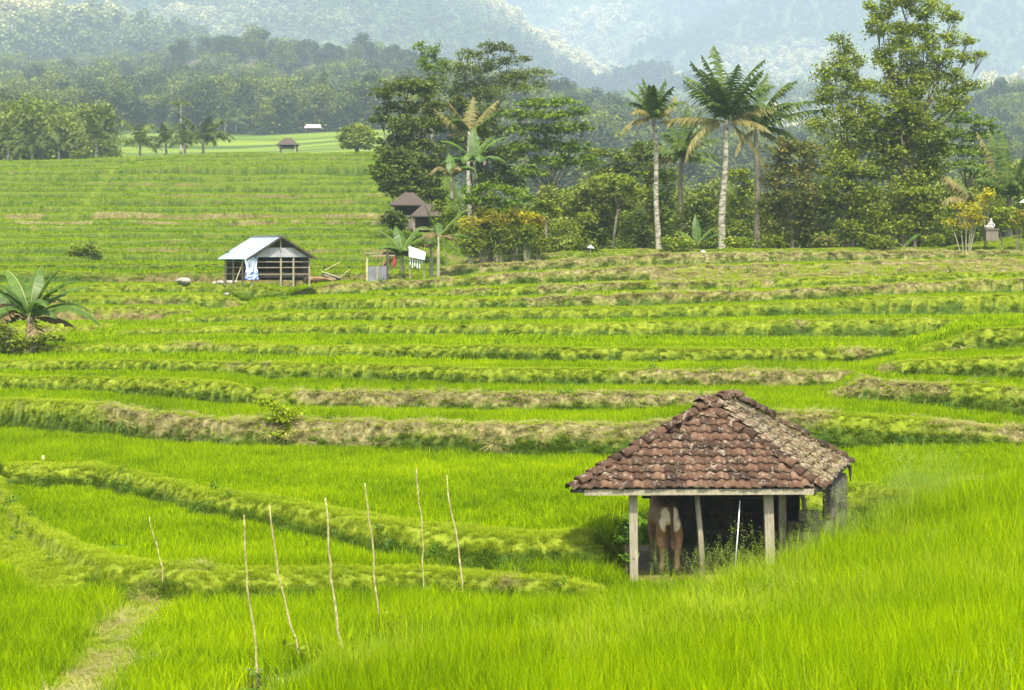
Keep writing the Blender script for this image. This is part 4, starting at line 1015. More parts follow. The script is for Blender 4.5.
def mat_block():
    m, t, out = nt('concrete_blocks')
    tc = t.nodes.new('ShaderNodeTexCoord'); co = tc.outputs['Object']
    n2 = noise(t, 9., co, 4, .65); n1 = noise(t, 2., co, 3)
    f = math_(t, 'ADD', math_(t, 'MULTIPLY', attr(t, 'tint'), .3), math_(t, 'MULTIPLY', math_(t, 'ADD', n1, n2), .35))
    c = ramp(t, f, [(.30,(.035,.03,.02)),(.50,(.12,.105,.075)),(.74,(.27,.24,.18))])
    b = N(t, 'ShaderNodeBsdfPrincipled', inp={'Roughness': .95}); t.links.new(c, b.inputs['Base Color'])
    bp = N(t, 'ShaderNodeBump', inp={'Strength': .5, 'Distance': .01}); t.links.new(n2, bp.inputs['Height']); t.links.new(bp.outputs[0], b.inputs['Normal'])
    t.links.new(b.outputs[0], out.inputs[0]); return m
M['sack'] = solid('sack_cloth', [(.1,(.22,.20,.17)),(.9,(.46,.43,.37))], 6., .9, .5, .2)
M['block'] = mat_block()
M['shrine'] = solid('shrine_stone', [(.1,(.10,.08,.06)),(.9,(.24,.20,.15))], 5, .9, .4, .3)

# ------------------------------------------------------------------ tiled shed
ZG = -5.72
base = np.array([3.4, 35., ZG])
shed = empty('tiled_shed', base, 'open cattle shed with a mossy brown tiled hip roof on pale posts', 'shed')
FL = P(570, 490, 33.2)-base; FR = P(823, 489, 33.35)-base; RR = P(849, 463, 36.7)-base; RL = P(610, 466, 36.9)-base
RA = P(707, 404, 34.75)-base; RB = P(733, 395.5, 35.75)-base
def tile_face(P0, P1, Q0, Q1, rows, name, mat, sp=.2, seed=0, mess=.015):
    """courses of curved tiles on the quad P0 P1 (eave) Q0 Q1 (top)"""
    g = np.random.default_rng(seed)
    e = (P1-P0)/np.linalg.norm(P1-P0)
    mid = (Q0+Q1)/2-P0; up = mid-e*mid.dot(e); Ls = np.linalg.norm(up); up /= Ls
    nrm = np.cross(e, up); nrm *= np.sign(nrm[2])
    a0 = (P0-P0).dot(e); b0 = (P1-P0).dot(e); a1 = (Q0-P0).dot(e); b1 = (Q1-P0).dot(e)
    dr = Ls/rows; V = []; Fc = []; T = []
    nx = 9
    for r in range(rows):
        s = r*dr
        lo = a0+(a1-a0)*(s+.5*dr)/Ls; hi = b0+(b1-b0)*(s+.5*dr)/Ls
        k0 = math.floor((lo-.02)/sp)
        x = k0*sp
        while x < hi:
            x0 = x; x += sp
            if x0+sp*.5 < lo or x0+sp*.5 > hi: continue
            j = g.normal(0, mess, 3); tint = g.random(); dz = g.random()*.012
            sl = s-.035*dr+j[0]*1.2; sh = s+dr*1.18
            rz = j[1]*1.5
            n0 = len(V)
            for lev, (sv, hz) in enumerate(((sl, .010), (sl, .042), (s+dr*.55, .024), (sh, .004))):
                for i in range(nx):
                    q = i/(nx-1)
                    prof = .023*math.cos((q-.33)*2*math.pi)
                    xx = x0+q*sp*1.06+j[2]*.6+rz*(sv-s)
                    p = P0+e*xx+up*(sv)+nrm*(hz+.03+dz+prof*(1 if lev else 1))
                    V.append(p)
                    T.append(tint)
            for lev in range(3):
                for i in range(nx-1):
                    a = n0+lev*nx+i
                    Fc.append((a, a+1, a+nx+1, a+nx))
    return np.array(V), np.array(Fc), np.array(T)
faces = [('front', FL, FR, RA, RA, 11, 'tile', .185), ('right', FR, RR, RA, RB, 12, 'tile2', .2), ('rear', RR, RL, RB, RB, 11, 'tile', .2), ('left', RL, FL, RB, RA, 12, 'tile', .2)]
roofmb = MB()
drop = np.array([0, 0, -.05])
ctr = (RA+RB)/2-np.array([0,0,.1])
roofmb.add([p+np.array([0,0,0.]) for p in (FL, FR, RR, RL, RA, RB)]+[p+drop for p in (FL, FR, RR, RL, RA, RB)],
           [(0,1,4),(1,2,5,4),(2,3,5),(3,0,4,5),(7,6,10),(8,7,10,11),(9,8,11),(6,9,11,10),(0,6,7,1),(1,7,8,2),(2,8,9,3),(3,9,6,0)], .2)
roof = roofmb.build('roof', M['wood_dark'], shed)
for nm, a, b, c, d, rows, mt, sp in faces:
    V, f, T = tile_face(a, b, c, d, rows, nm, mt, sp, seed=len(nm), mess=.009 if mt == 'tile' else .018)
    o = link('tile_slope', mesh_np('tile_slope', V, [f], M[mt], T, smooth=False), roof)
    if mt == 'tile2': o['label'] = 'tiles covered with straw litter and lichen'
    for p in o.data.polygons: p.use_smooth = True
def ridge(a, b, n, seed, jit=.02, w=.12):
    mb = MB(); g = random.Random(seed)
    d = b-a; L = np.linalg.norm(d); d = d/L
    side = np.cross(d, [0,0,1.]); side /= np.linalg.norm(side); up = np.cross(side, d)
    for i in range(n):
        s0 = L*i/n-.03; s1 = L*(i+1)/n+.05
        j = np.array([g.gauss(0, jit), g.gauss(0, jit), g.gauss(0, jit*.5)])
        V = []; m = 9
        for lev, (s, rr, h) in enumerate(((s0, w*.95, .055), (s0, w*1.1, .075), (s1, w*.85, .045))):
            for k in range(m):
                an = math.pi*(k/(m-1))
                V.append(a+d*s+j+side*math.cos(an)*rr+up*(math.sin(an)*rr*.85+h-.045))
        Fc = []
        for lev in range(2):
            for k in range(m-1):
                q = lev*m+k; Fc.append((q, q+1, q+m+1, q+m))
        mb.add(V, Fc, g.random()*.6)
    return mb
ridge(FL, RA, 13, 1).build('ridge_cap', M['tile'], roof, True)
ridge(FR, RA, 12, 2).build('ridge_cap', M['tile'], roof, True)
ridge(RR, RB, 13, 3, .03).build('ridge_cap', M['tile'], roof, True)
ridge(RL, RB, 12, 4).build('ridge_cap', M['tile'], roof, True)
ridge(RA-np.array([0.1,.1,0]), RB+np.array([.1,.1,0]), 5, 5, .03).build('ridge_cap', M['tile'], roof, True)
MB().bar(FL+np.array([.25,.02,-.045]), FR+np.array([-.16,.0,-.045]), .035, .10, .75).build('fascia_board', M['wood_pale'], shed)
MB().bar(FR+np.array([-.14,.12,-.09]), RR+np.array([-.2,-.1,-.09]), .035, .09, .3).build('fascia_board', M['wood'], shed)
def L_(x, y, Y): return P(x, y, Y)-base
def post(xt, yt, xb, yb, Y, w, mat='wood_pale', round_=False, name='post'):
    a = L_(xt, yt, Y); b = L_(xb, yb, Y)
    if round_: MB().tube([b-np.array([0,0,.1]), b*.5+a*.5+np.array([.015,0,0]), a], [w*.55, w*.5, w*.45], 8).build(name, M[mat], shed, True)
    else: MB().bar(b-np.array([0,0,.1]), a, w, w, .5).build(name, M[mat], shed)
post(633, 494, 634, 583, 33.5, .145)
post(768, 494, 771, 584, 33.6, .16)
post(697, 494, 703, 584, 33.7, .105, 'wood', True)
post(782, 494, 783, 575, 34.5, .13)
post(654, 492, 656, 568, 35.6, .10, 'wood', True)
post(714, 486, 715, 565, 36.4, .12, 'wood_dark')
post(800, 484, 806, 520, 34.6, .08, 'wood', True)
# back wall, left low wall, rails
MB().bar(L_(655, 560, 36.5), L_(800, 560, 36.5)+np.array([0,.3,0]), .06, .05).build('rail', M['wood_dark'], shed)
for yy in (497, 512, 531, 549):
    MB().bar(L_(642 if yy < 500 else 660, yy, 35.6), L_(792, yy+2, 35.9), .05, .05, .2).build('rail', M['wood_dark'], shed)
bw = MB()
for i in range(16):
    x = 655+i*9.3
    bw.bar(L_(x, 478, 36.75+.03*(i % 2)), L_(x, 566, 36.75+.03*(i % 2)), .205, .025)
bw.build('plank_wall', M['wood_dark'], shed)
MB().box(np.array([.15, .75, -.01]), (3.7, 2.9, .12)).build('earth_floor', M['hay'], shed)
# block wall on the right: courses of blocks along the side, broken top at the front
def blockwall(a, b, heights, name, bw_=.38, bh=.19, th=.14, seed=0):
    mb = MB(); g = random.Random(seed); d = b-a; L = np.linalg.norm(d[:2]); d = d/L; ang = math.atan2(d[1], d[0])
    rowsn = int(max(heights)/bh)+1
    for r in range(rowsn):
        x = -(bw_/2 if r % 2 else 0)
        while x < L:
            x0 = max(0, x); x1 = min(L, x+bw_); x += bw_
            if x1-x0 < .06: continue
            q = (x0+x1)/2/L; hmax = np.interp(q, np.linspace(0, 1, len(heights)), heights)
            if (r+.8)*bh > hmax: continue
            c = a+d*(x0+x1)/2; 
            mb.box((c[0], c[1], a[2]+(r+.5)*bh), (x1-x0-.012, th+g.uniform(-.01, .01), bh-.012), ang)
    core = MB()
    return mb
wa = np.array([5.65, 34.35, 0])-base; wa[2] = 0; wb = np.array([6.32, 36.4, 0])-base; wb[2] = 0
blockwall(wa, wb, [1.62, 1.62, 1.62, 1.62], 'w', seed=1).build('block_wall', M['block'], shed)
MB().bar(wa+np.array([0.02,.05,.8]), wb+np.array([0,-.05,.8]), .08, 1.55, .3).build('mortar_core', M['block'], shed)
wc = np.array([4.95, 34.3, 0])-base; wc[2] = 0
blockwall(wc, wa+np.array([-.08,-.02,0]), [.75, .98, 1.15, 1.35], 'w', seed=2).build('block_wall', M['block'], shed)
# hanging debris at the rear right
mb = MB()
mb.tube([L_(838, 470, 36.2), L_(841, 492, 36.1), L_(842, 523, 36.)], [.035,.03,.02], 6)
mb.tube([L_(836, 500, 36.1), L_(843, 508, 36.1), L_(848, 503, 36.1)], [.03,.03,.02], 6)
mb.build('loose_rafter', M['wood_dark'], shed)
mb = MB()
mb.tube([RR+np.array([-.1,0,.0]), RR+np.array([.02,0,-.08]), RR+np.array([.03,0,-.35])], [.05,.04,.015], 6)
mb.build('rag', M['wood_dark'], shed)
MB().bar(L_(806, 482, 33.4), L_(820, 483, 33.75)+np.array([0,0,.1]), .09, .03, .95).build('broken_ridge_tile', M['soil'], shed)
# white cane leaning inside the opening
cb = P(735, 560, 33.3)
cane = empty('cane', cb, 'thin white cane leaning upright in the dark shed opening', 'cane')
ct = P(740, 500, 33.5)-cb
MB().tube([(0,0,-.15), ct*.5+np.array([.01,0,0]), ct], [.014,.012,.009], 6).build('shaft', M['white'], cane, True)
MB().tube([ct*.985, ct*1.01], [.014,.014], 6).build('tip', M['wood_dark'], cane)
# straw and litter on the roof's right slope
g = np.random.default_rng(5)
n = 900
uu = g.random(n); vv = g.random(n)**1.1
e0 = FR[None]*(1-uu[:, None])+RR[None]*uu[:, None]; t0 = RA[None]*(1-uu[:, None])+RB[None]*uu[:, None]
C = e0*(1-vv[:, None])+t0*vv[:, None]+np.array([0, 0, .11])
dd = g.normal(0, 1, (n, 3)); dd[:, 2] *= .15; dd /= np.linalg.norm(dd, axis=1)[:, None]
sd = np.cross(dd, [0, 0, 1.]); ln = (.05+.13*g.random(n))[:, None]
V = np.stack([C-dd*ln, C+sd*.008, C+dd*ln, C-sd*.008], 1).reshape(-1, 3)
lit = link('roof_straw', mesh_np('roof_straw', V, [np.arange(n*4).reshape(n, 4)], M['strawb'], np.repeat(g.random(n)*.6, 4)), roof)
lit['kind'] = 'stuff'

# ------------------------------------------------------------------ the cow
def mat_cow():
    m, t, out = nt('cow_hide')
    tc = t.nodes.new('ShaderNodeTexCoord'); co = tc.outputs['Object']
    sx = t.nodes.new('ShaderNodeSeparateXYZ'); t.links.new(co, sx.inputs[0])
    ax = math_(t, 'ABSOLUTE', sx.outputs['X'])
    dx = math_(t, 'DIVIDE', math_(t, 'SUBTRACT', ax, .095), .10)
    dz = math_(t, 'DIVIDE', math_(t, 'SUBTRACT', sx.outputs['Z'], .95), .22)
    r2 = math_(t, 'ADD', math_(t, 'MULTIPLY', dx, dx), math_(t, 'MULTIPLY', dz, dz))
    back = math_(t, 'LESS_THAN', sx.outputs['Y'], -.06)
    ns = noise(t, 7., co, 3)
    wht = math_(t, 'MULTIPLY', maprange(t, math_(t, 'ADD', r2, math_(t, 'MULTIPLY', ns, .35)), 1.3, 1.0), back, True)
    c = ramp(t, ns, [(.3,(.17,.085,.03)),(.7,(.29,.155,.06))])
    c = mix(t, wht, c, (.72,.58,.40))
    leg = maprange(t, sx.outputs['Z'], .46, .40)
    c = mix(t, math_(t, 'MULTIPLY', leg, .75, True), c, (.24,.16,.09))
    b = N(t, 'ShaderNodeBsdfPrincipled', inp={'Roughness': .6}); t.links.new(c, b.inputs['Base Color'])
    t.links.new(b.outputs[0], out.inputs[0]); return m
M['cow'] = mat_cow()
M['tail'] = solid('dark_tail_hair', [(.1,(.02,.012,.008)),(.9,(.07,.035,.02))], 12., .8, .5, .4)
def skin(name, vs, es, root, mat, parent, sub=2):
    bm = bmesh.new(); lay = bm.verts.layers.skin.verify(); bv = []
    for p in vs:
        v = bm.verts.new(p[:3]); r = p[3] if hasattr(p[3], '__len__') else (p[3], p[3]); v[lay].radius = r; bv.append(v)
    bv[root][lay].use_root = True
    for a, b in es: bm.edges.new((bv[a], bv[b]))
    me = bpy.data.meshes.new(name); bm.to_mesh(me); bm.free(); me.materials.append(mat)
    o = link(name, me, parent); md = o.modifiers.new('skin', 'SKIN'); md.use_smooth_shade = True; md.branch_smoothing = .6
    sb = o.modifiers.new('sub', 'SUBSURF'); sb.levels = sub; sb.render_levels = sub
    return o
cx = (669-512)/F*34.1
cow = empty('cow', (cx, 34.1, ZG+.06), 'brown cow with white rump standing tail-on in the dark shed', 'cow', rz=R(4))
vs = [(0,.15,1.04,(.25,.24)), (0,-.10,1.06,(.21,.19)), (0,.6,.98,(.29,.31)), (0,1.1,.98,(.25,.29)), (0,1.38,1.08,(.16,.2)), (0,1.62,1.14,(.11,.14)), (0,1.82,1.12,(.10,.11)), (0,2.08,.95,(.07,.075))]
es = [(0,1),(0,2),(2,3),(3,4),(4,5),(5,6),(6,7)]
for s in (-1, 1):
    n = len(vs)
    vs += [(s*.13,-.06,.86,(.125,.17)), (s*.155,.03,.66,(.105,.14)), (s*.14,-.13,.44,(.062,.075)), (s*.135,-.09,.24,(.045,.05)), (s*.135,-.06,.10,(.05,.055)), (s*.135,-.02,.015,(.05,.055))]
    es += [(0, n),(n, n+1),(n+1, n+2),(n+2, n+3),(n+3, n+4),(n+4, n+5)]
    n = len(vs)
    vs += [(s*.14,1.12,.74,(.09,.12)), (s*.14,1.14,.44,(.05,.055)), (s*.14,1.12,.2,(.034,.036)), (s*.14,1.13,.09,(.042,.042)), (s*.14,1.16,.015,(.05,.055))]
    es += [(3, n),(n, n+1),(n+1, n+2),(n+2, n+3),(n+3, n+4)]
skin('body', vs, es, 0, M['cow'], cow)
MB().tube([(0,-.24,1.20),(0,-.325,1.12),(0,-.345,.92),(0.005,-.34,.70),(0.01,-.33,.52),(0.01,-.33,.36)], [.035,.032,.026,.03,.045,.008], 9).build('tail', M['tail'], cow, True)
for s in (-1, 1):
    MB().tube([(s*.08,1.80,1.2),(s*.2,1.78,1.21),(s*.27,1.76,1.16)], [.03,.05,.01], 7).build('ear', M['cow'], cow, True)
    MB().tube([(s*.06,1.82,1.22),(s*.12,1.80,1.32),(s*.10,1.80,1.4)], [.025,.018,.005], 7).build('horn', M['tail'], cow, True)

# ------------------------------------------------------------------ poles in the paddy
SL = ['leftmost short stick standing on the bund by the straw path', 'thin stick with a knotted top and white flower at its foot, second from the left',
      'leaning stick third from the left with a leafy sprig at its base', 'stick with a snapped-looking blunt top, middle of the row', 'leaning stick just right of the blunt topped one, tip brown',
      'tall crooked stick rising highest in the row, leaves at its foot', 'rightmost pole leaning left with a weedy base']
for i, (xt, yt, xb, yb, r) in enumerate([(151,517,163,594,.018),(245,515,256,686,.026),(267,505,300,664,.026),(323,498,343,655,.031),(363,483,383,633,.026),(417,468,425,604,.024),(447,475,464,600,.025)]):
    zb = -5.52
    Y = -zb*F/(yb-YH)
    for _ in range(4):
        X = (xb-512)/F*Y; zb = gz(X, Y); Y = .5*Y+.5*(-zb*F/(yb-YH))
    X = (xb-512)/F*Y; b = np.array([X, Y, gz(X, Y)])
    t = empty('stick', b, SL[i], 'stick', 'bare sticks standing in a row in the paddy')
    e = P(xt, yt, Y)-b; g = random.Random(i+4); pts = []; rad = []
    for q in range(13):
        f = q/12; pts.append(e*f+np.array([g.gauss(0, .010)+.03*math.sin(f*5+i), g.gauss(0, .01), 0])*(f > 0)); rad.append(r*(1.05-.4*f)*(1.25 if q % 3 == 1 else 1))
    pts = [e*0-np.array([0,0,.25])]+pts; rad = [q*.60 for q in [r]+rad]
    MB().tube(pts, rad, 7).build('shaft', M['stick'], t, True)
    if i in (1, 2, 4, 5, 6):
        gg = np.random.default_rng(i); C = gg.normal(0, 1, (26, 3))*np.array([.11, .08, .08])+np.array([.03, -.05, .22])
        V, fs, T = leaves(C, .11, gg, .3, .5)
        link('leafy_sprig' if True else '', mesh_np('leafy_sprig', V, fs, M['l_light' if i != 1 else 'banana'], T), t)
# small stake in the upper left paddy
for x, y, Y, lb in ((43, 452, 47.5, 'short pale stub sticking up on the grassy bund at far left'),):
    b = ground_at(x, Y); t = empty('stake', b, lb, 'stake')
    MB().tube([(0,0,-.1),(.01,0,.15),(0,0,.28)], [.05,.045,.03], 7).build('shaft', M['stick'], t, True)

# ------------------------------------------------------------------ tin hut
hb = ground_at(252, 100); hb[2] = P(0, 281, 100)[2]
hut = empty('tin_roof_hut', hb, 'open field hut with a shiny bluish tin gable roof and grey gable board', 'hut')
th = R(33); gx = np.array([math.cos(th), math.sin(th), 0]); dx_ = np.array([-math.sin(th), math.cos(th), 0])
W_, L2_ = 3.35, 3.3
ze = 1.25; zr = 2.33
G0 = np.array([0, 0, 0.]); 
def HP(a, b, z): return G0+gx*a+dx_*b+np.array([0, 0, z])
def slab(pts, th_, mat, name, par, t=.5):
    a, b, c, d = [np.array(p) for p in pts]; n = np.cross(b-a, d-a); n /= np.linalg.norm(n)
    V = [a, b, c, d, a-n*th_, b-n*th_, c-n*th_, d-n*th_]
    return MB().add(V, [(0,1,2,3),(7,6,5,4),(0,4,5,1),(1,5,6,2),(2,6,7,3),(3,7,4,0)], t).build(name, M[mat], par)
ov = .25
sl1 = slab([HP(-.45, -ov, ze-.1), HP(W_/2-.1, -ov-.05, zr), HP(W_/2-.1, L2_+.1, zr), HP(-.45, L2_+.1, ze-.1)], .03, 'tin', 'roof_slope', hut)
slab([HP(W_+.25, -ov, ze-.05), HP(W_+.25, L2_+.1, ze-.05), HP(W_/2-.1, L2_+.1, zr+.02), HP(W_/2-.1, -ov, zr+.02)], .03, 'tin_grey', 'roof_slope', hut)
MB().bar(HP(W_/2-.1, -ov-.06, zr+.03), HP(W_/2-.1, L2_+.1, zr+.03), .14, .06).build('ridge_cap', M['tin_grey'], hut)
for a in (0., W_*.5, W_*.72, W_):
    MB().bar(HP(a, 0, -.3), HP(a, 0, ze+.05), .09, .09, .6).build('post', M['wood'], hut)
for a, b in ((0, L2_), (W_, L2_), (0, L2_*.35), (0, L2_*.7), (W_, L2_*.5)):
    MB().bar(HP(a, b, -.3), HP(a, b, ze+.05), .09, .09, .5).build('post', M['wood'], hut)
gb = [HP(.1, -.08, ze), HP(W_-.1, -.08, ze), HP(W_*.72, -.08, ze+.5), HP(W_*.25, -.08, ze+.5)]
slab(gb, .03, 'grey_board', 'gable_board', hut)
MB().bar(HP(-.42, -ov-.07, ze-.12), HP(W_/2-.1, -ov-.07, zr-.02), .04, .1, .2).build('bargeboard', M['wood_dark'], hut)
MB().bar(HP(W_+.27, -ov-.04, ze-.1), HP(W_/2-.1, -ov-.04, zr-.02), .04, .1, .2).build('bargeboard', M['wood_dark'], hut)
MB().bar(HP(W_*.48, -.1, ze+.35), HP(W_*.48, -.1, zr-.05), .07, .07, .8).build('king_post', M['wood'], hut)
for h in (.35, .7, 1.0):
    MB().bar(HP(0, .02, h), HP(W_, .02, h), .05, .05, .5).build('rail', M['wood'], hut)
    MB().bar(HP(.02, 0, h), HP(.02, L2_, h), .05, .05, .5).build('rail', M['wood'], hut)
pl = MB()
for i in range(10): pl.bar(HP(.2+i*.33, L2_-.1, 0), HP(.2+i*.33, L2_-.1, ze+.3), .32, .03)
pl.build('plank_wall', M['wood_dark'], hut)
pl = MB()
for i in range(10): pl.bar(HP(W_-.05, .2+i*.33, 0), HP(W_-.05, .2+i*.33, ze), .30, .03)
pl.build('plank_wall', M['wood_dark'], hut)
slab([HP(.2, .3, .45), HP(W_-.2, .3, .45), HP(W_-.2, L2_-.2, .45), HP(.2, L2_-.2, .45)], .3, 'wood_dark', 'floor_deck', hut)
MB().bar(HP(-.55, .9, -.1), HP(-.15, .6, 1.2), .05, .05, .9).build('prop_pole', M['stick'], hut)
# hanging cloth
cl_ = MB(); V = []; Fc = []; nx, nz = 10, 14
for j in range(nz+1):
    for i in range(nx+1):
        q = i/nx; z = 1.25-1.17*j/nz; w = .22+.16*(abs(j/nz-.42)*1.8)+.06
        V.append(HP(-.06+(q-.5)*2*w-.05, -.16+.05*math.sin(q*14+j*.4), z))
for j in range(nz):
    for i in range(nx): a = j*(nx+1)+i; Fc.append((a, a+1, a+nx+2, a+nx+1))
cm = MB().add(V, Fc, .5)
cloth = empty('hanging_cloth', hb+HP(-.06,-.16,0), 'blue and white patterned cloth hanging at the corner of the tin roofed hut', 'cloth')
o = MB().add([np.array(p)-HP(-.06,-.16,0) for p in V], Fc, .5).build('cloth', M['cloth'], cloth, True)
def rock(c, r, seed, sq=.7):
    g = random.Random(seed); bm = bmesh.new(); bmesh.ops.create_icosphere(bm, subdivisions=2, radius=r)
    for v in bm.verts:
        k = 1+.28*(float(vn(v.co.x/r*1.6+seed, v.co.y/r*1.6+v.co.z/r, seed))-.5)*2
        v.co *= k; v.co.z *= sq
    me = bpy.data.meshes.new('stone'); bm.to_mesh(me); bm.free(); me.attributes.new('tint', 'FLOAT', 'POINT'); me.attributes['tint'].data.foreach_set('value', [g.random()]*len(me.vertices))
    return me
RL_ = ['white stone furthest left in the line beside the tin roofed hut', 'larger white stone second in line left of the tin roofed hut', 'white stone third in the line by the leaning pole', 'white stone at the foot of the leaning pole of the hut', 'white stone closest to the hanging blue cloth', 'lone flat white stone on the grass below the tin roofed hut', 'lone small white stone lowest below the hut', 'white stone under the right part of the hut']
for i, (x, y, Y, r) in enumerate([(214,285,97.5,.13),(220,284,98,.20),(228,283,98.5,.17),(231,282,98.6,.18),(236,281,99,.14),(227,293,93.5,.14),(224,302,91,.10),(293,279.5,100,.14)]):
    me = rock(None, r, i+3); me.materials.append(M['sack'])
    p = find_g(x, y)+np.array([0,0,.10])
    o = link('stone', me, loc=p); tag(o, RL_[i], 'stone', 'white stones around the tin roofed hut')
# sacks at 183

me = rock(None, .34, 40, .5); me.materials.append(M['sack']); p = find_g(182, 284, 80, 140); p[2] += .36
sk = empty('sack_pile', p-np.array([0,0,.15]), 'small heap of pale sacks lying in the rice left of the tin roofed hut', 'sack')
o = link('sack', me, sk); o.location = (0,0,0)
me2 = rock(None, .26, 41, .7); me2.materials.append(M['sack']); o = link('sack', me2, sk); o.location = (.3,-.25,-.03)
# soil mound and lumber
p = find_g(320, 280, 85, 140); p = p+np.array([0, .6, -.04]); me = rock(None, 1.15, 51, .20); me.materials.append(M['soil'])
o = link('soil_mound', me, loc=p); tag(o, 'low mound of reddish bare soil right of the tin roofed hut', 'soil mound')
for i, (a, b, lb) in enumerate([((322,271.5),(341,278),'pale plank lying on the soil mound, upper one'),((324,274.5),(336,279.5),'pale plank lying on the soil mound, lower one'),((325,270),(340,262),'thin pole sticking up to the right from the soil mound'),((336,281),(350,269),'second thin pole leaning in the grass right of the planks')]):
    pa = P(a[0], a[1], p[1]-.6); pb = P(b[0], b[1], p[1]-.8)
    o = MB().bar((0,0,0), pb-pa, .16 if i < 2 else .05, .06 if i < 2 else .05, .9).build('plank' if i < 2 else 'pole', M['wood_pale'] if i < 2 else M['stick'])
    o.location = pa; tag(o, lb, 'plank' if i < 2 else 'pole')

# ------------------------------------------------------------------ grey stall, sheet
sb = ground_at(380, 105); sb[2] = P(0, 280, 105)[2]
st = empty('stall_frame', sb, 'open post frame with a low grey tin screen beside the banana plants', 'frame')
def S_(x, y, dy=0): return P(x, y, 105+dy)-sb
MB().bar(S_(367,283), S_(367,254), .12, .12, .6).build('post', M['stick'], st)
MB().bar(S_(387.5,283), S_(387.5,249), .11, .11, .5).build('post', M['wood_dark'], st)
MB().bar(S_(377.5,283), S_(377.5,266), .10, .10, .7).build('post', M['wood'], st)
MB().bar(S_(390,283,2), S_(390,254,2), .09, .09, .7).build('post', M['wood'], st)
MB().bar(S_(366,255.5), S_(395,255.5), .06, .06, .7).build('rail', M['wood'], st)
MB().bar(S_(364,253), S_(376,253,.3), .5, .05, .9).build('top_board', M['wood_pale'], st)
mb = MB()
for i in range(20): mb.box(S_(368.3+i*.98, 274, .12+.03*(i % 2)), (.052, .02, .86))
mb.build('tin_screen', M['tin_grey'], st)
rb = P(394, 262, 104.6); o = MB().tube([(0,0,-.28),(.02,.02,0),(0,0,.27)], [.07,.11,.05], 7).build('hanging_cloth', M['red']); o.location = rb; tag(o, 'small dark red cloth hanging between the stall and the banana plant', 'cloth')
wb_ = ground_at(417, 105.5)
ws = empty('white_awning', wb_, 'tilted white sheet awning with tattered rags hanging beneath', 'awning')
def A_(x, y, Y=105): return P(x, y, Y)-wb_
slab([A_(409,256.5,104.6), A_(424.5,259.5,104.6), A_(426,252.5,105.6), A_(409,246,105.6)], .03, 'white', 'sheet', ws)
MB().bar(A_(410,280), A_(410,250), .07, .07, .5).build('post', M['wood'], ws)
MB().bar(A_(424,280), A_(424,256), .07, .07, .5).build('post', M['wood'], ws)
g = random.Random(3)
for i in range(6):
    x = 409.5+i*2.4; y1 = 262+g.random()*9
    slab([A_(x,256.8,104.8), A_(x+1.2,257,104.8), A_(x+1.0,y1,104.8), A_(x+.2,y1+1.5,104.8)], .02, 'white', 'rag', ws)
# ------------------------------------------------------------------ thatched huts
def hiphut(x, yb, ye, yr, Y, wpx, rw, lb, rf='thatch', wallm='wood_dark', depth=None, openf=True, grp=None, ribs=False):
    b = P(x, yb, Y); s = Y/F; w = wpx*s/2; d = (depth or wpx*s)/2; he = (yb-ye)*s; hr = (yb-yr)*s; r = rw*s/2
    t = empty('hut', b, lb, 'hut', grp)
    V = [(-w,-d,he),(w,-d,he),(w,d,he),(-w,d,he),(-r,0,hr),(r,0,hr),(-w,-d,he-.08),(w,-d,he-.08),(w,d,he-.08),(-w,d,he-.08)]
    MB().add(V, [(0,1,5,4),(1,2,5),(2,3,4,5),(3,0,4),(9,8,7,6),(0,6,7,1),(1,7,8,2),(2,8,9,3),(3,9,6,0)], .5).build('roof', M[rf], t)
    ww, dd = w*.78, d*.78
    for sx in (-1, 1):
        for sy in (-1, 1): MB().bar((sx*ww, sy*dd, -.4), (sx*ww, sy*dd, he+.05), .1*Y/130, .1*Y/130).build('post', M['wood'], t)
    MB().box((0, dd*.7, he*.5), (ww*1.9, .08, he)).build('wall', M[wallm], t)
    MB().box((0, -dd*.2, he*.18), (ww*1.95, dd*1.3, .12)).build('platform', M['wood'], t)
    return t
hiphut(409, 219, 205, 192.5, 133, 38, 9, 'upper brown thatched hut half hidden under the dark bushy tree')
hiphut(428, 232, 216, 204, 126, 34, 10, 'lower brown thatched hut right behind the banana leaves')
hiphut(288, 149, 145, 138, 270, 21, 7, 'small dark thatched hut at the edge of the far green field')
# pink roofed far house
b = P(313, 132, float(fm(436))); ph = empty('far_house', b, 'tiny far house with a pinkish tin roof below the hazy wood', 'house')
s = float(fm(436))/F
V = [(-8.5*s,-2.4,3.6*s),(8.5*s,-2.4,3.6*s),(7*s,1.2,8*s),(-7*s,1.2,8*s),(8.5*s,4.6,3.6*s),(-8.5*s,4.6,3.6*s)]
MB().add(V, [(0,1,2,3),(3,2,4,5),(1,4,2),(0,3,5)], .6).build('roof', M['pink_roof'], ph)
MB().box((0, 1.2, 1.4*s), (13*s, 4.4, 4.6*s)).build('wall', M['wood_dark'], ph)
# pale building in the wood
b = P(251, 97, float(fm(560))); fb = empty('far_house', b, 'pale long house glimpsed high in the hazy wood', 'house')
s = float(fm(560))/F
MB().box((0, 0, 3*s), (28*s, 5, 6*s)).build('wall', M['wall'], fb)
MB().add([(-16*s,-3.2,6*s),(16*s,-3.2,6*s),(15*s,0,10*s),(-15*s,0,10*s),(16*s,3.2,6*s),(-16*s,3.2,6*s)], [(0,1,2,3),(3,2,4,5),(1,4,2),(0,3,5)], .3).build('roof', M['thatch'], fb)
for i in range(4): MB().box(((-11+i*7)*s, -2.55, 3*s), (2.6*s, .12, 3.4*s)).build('window', M['tin_grey'], fb)
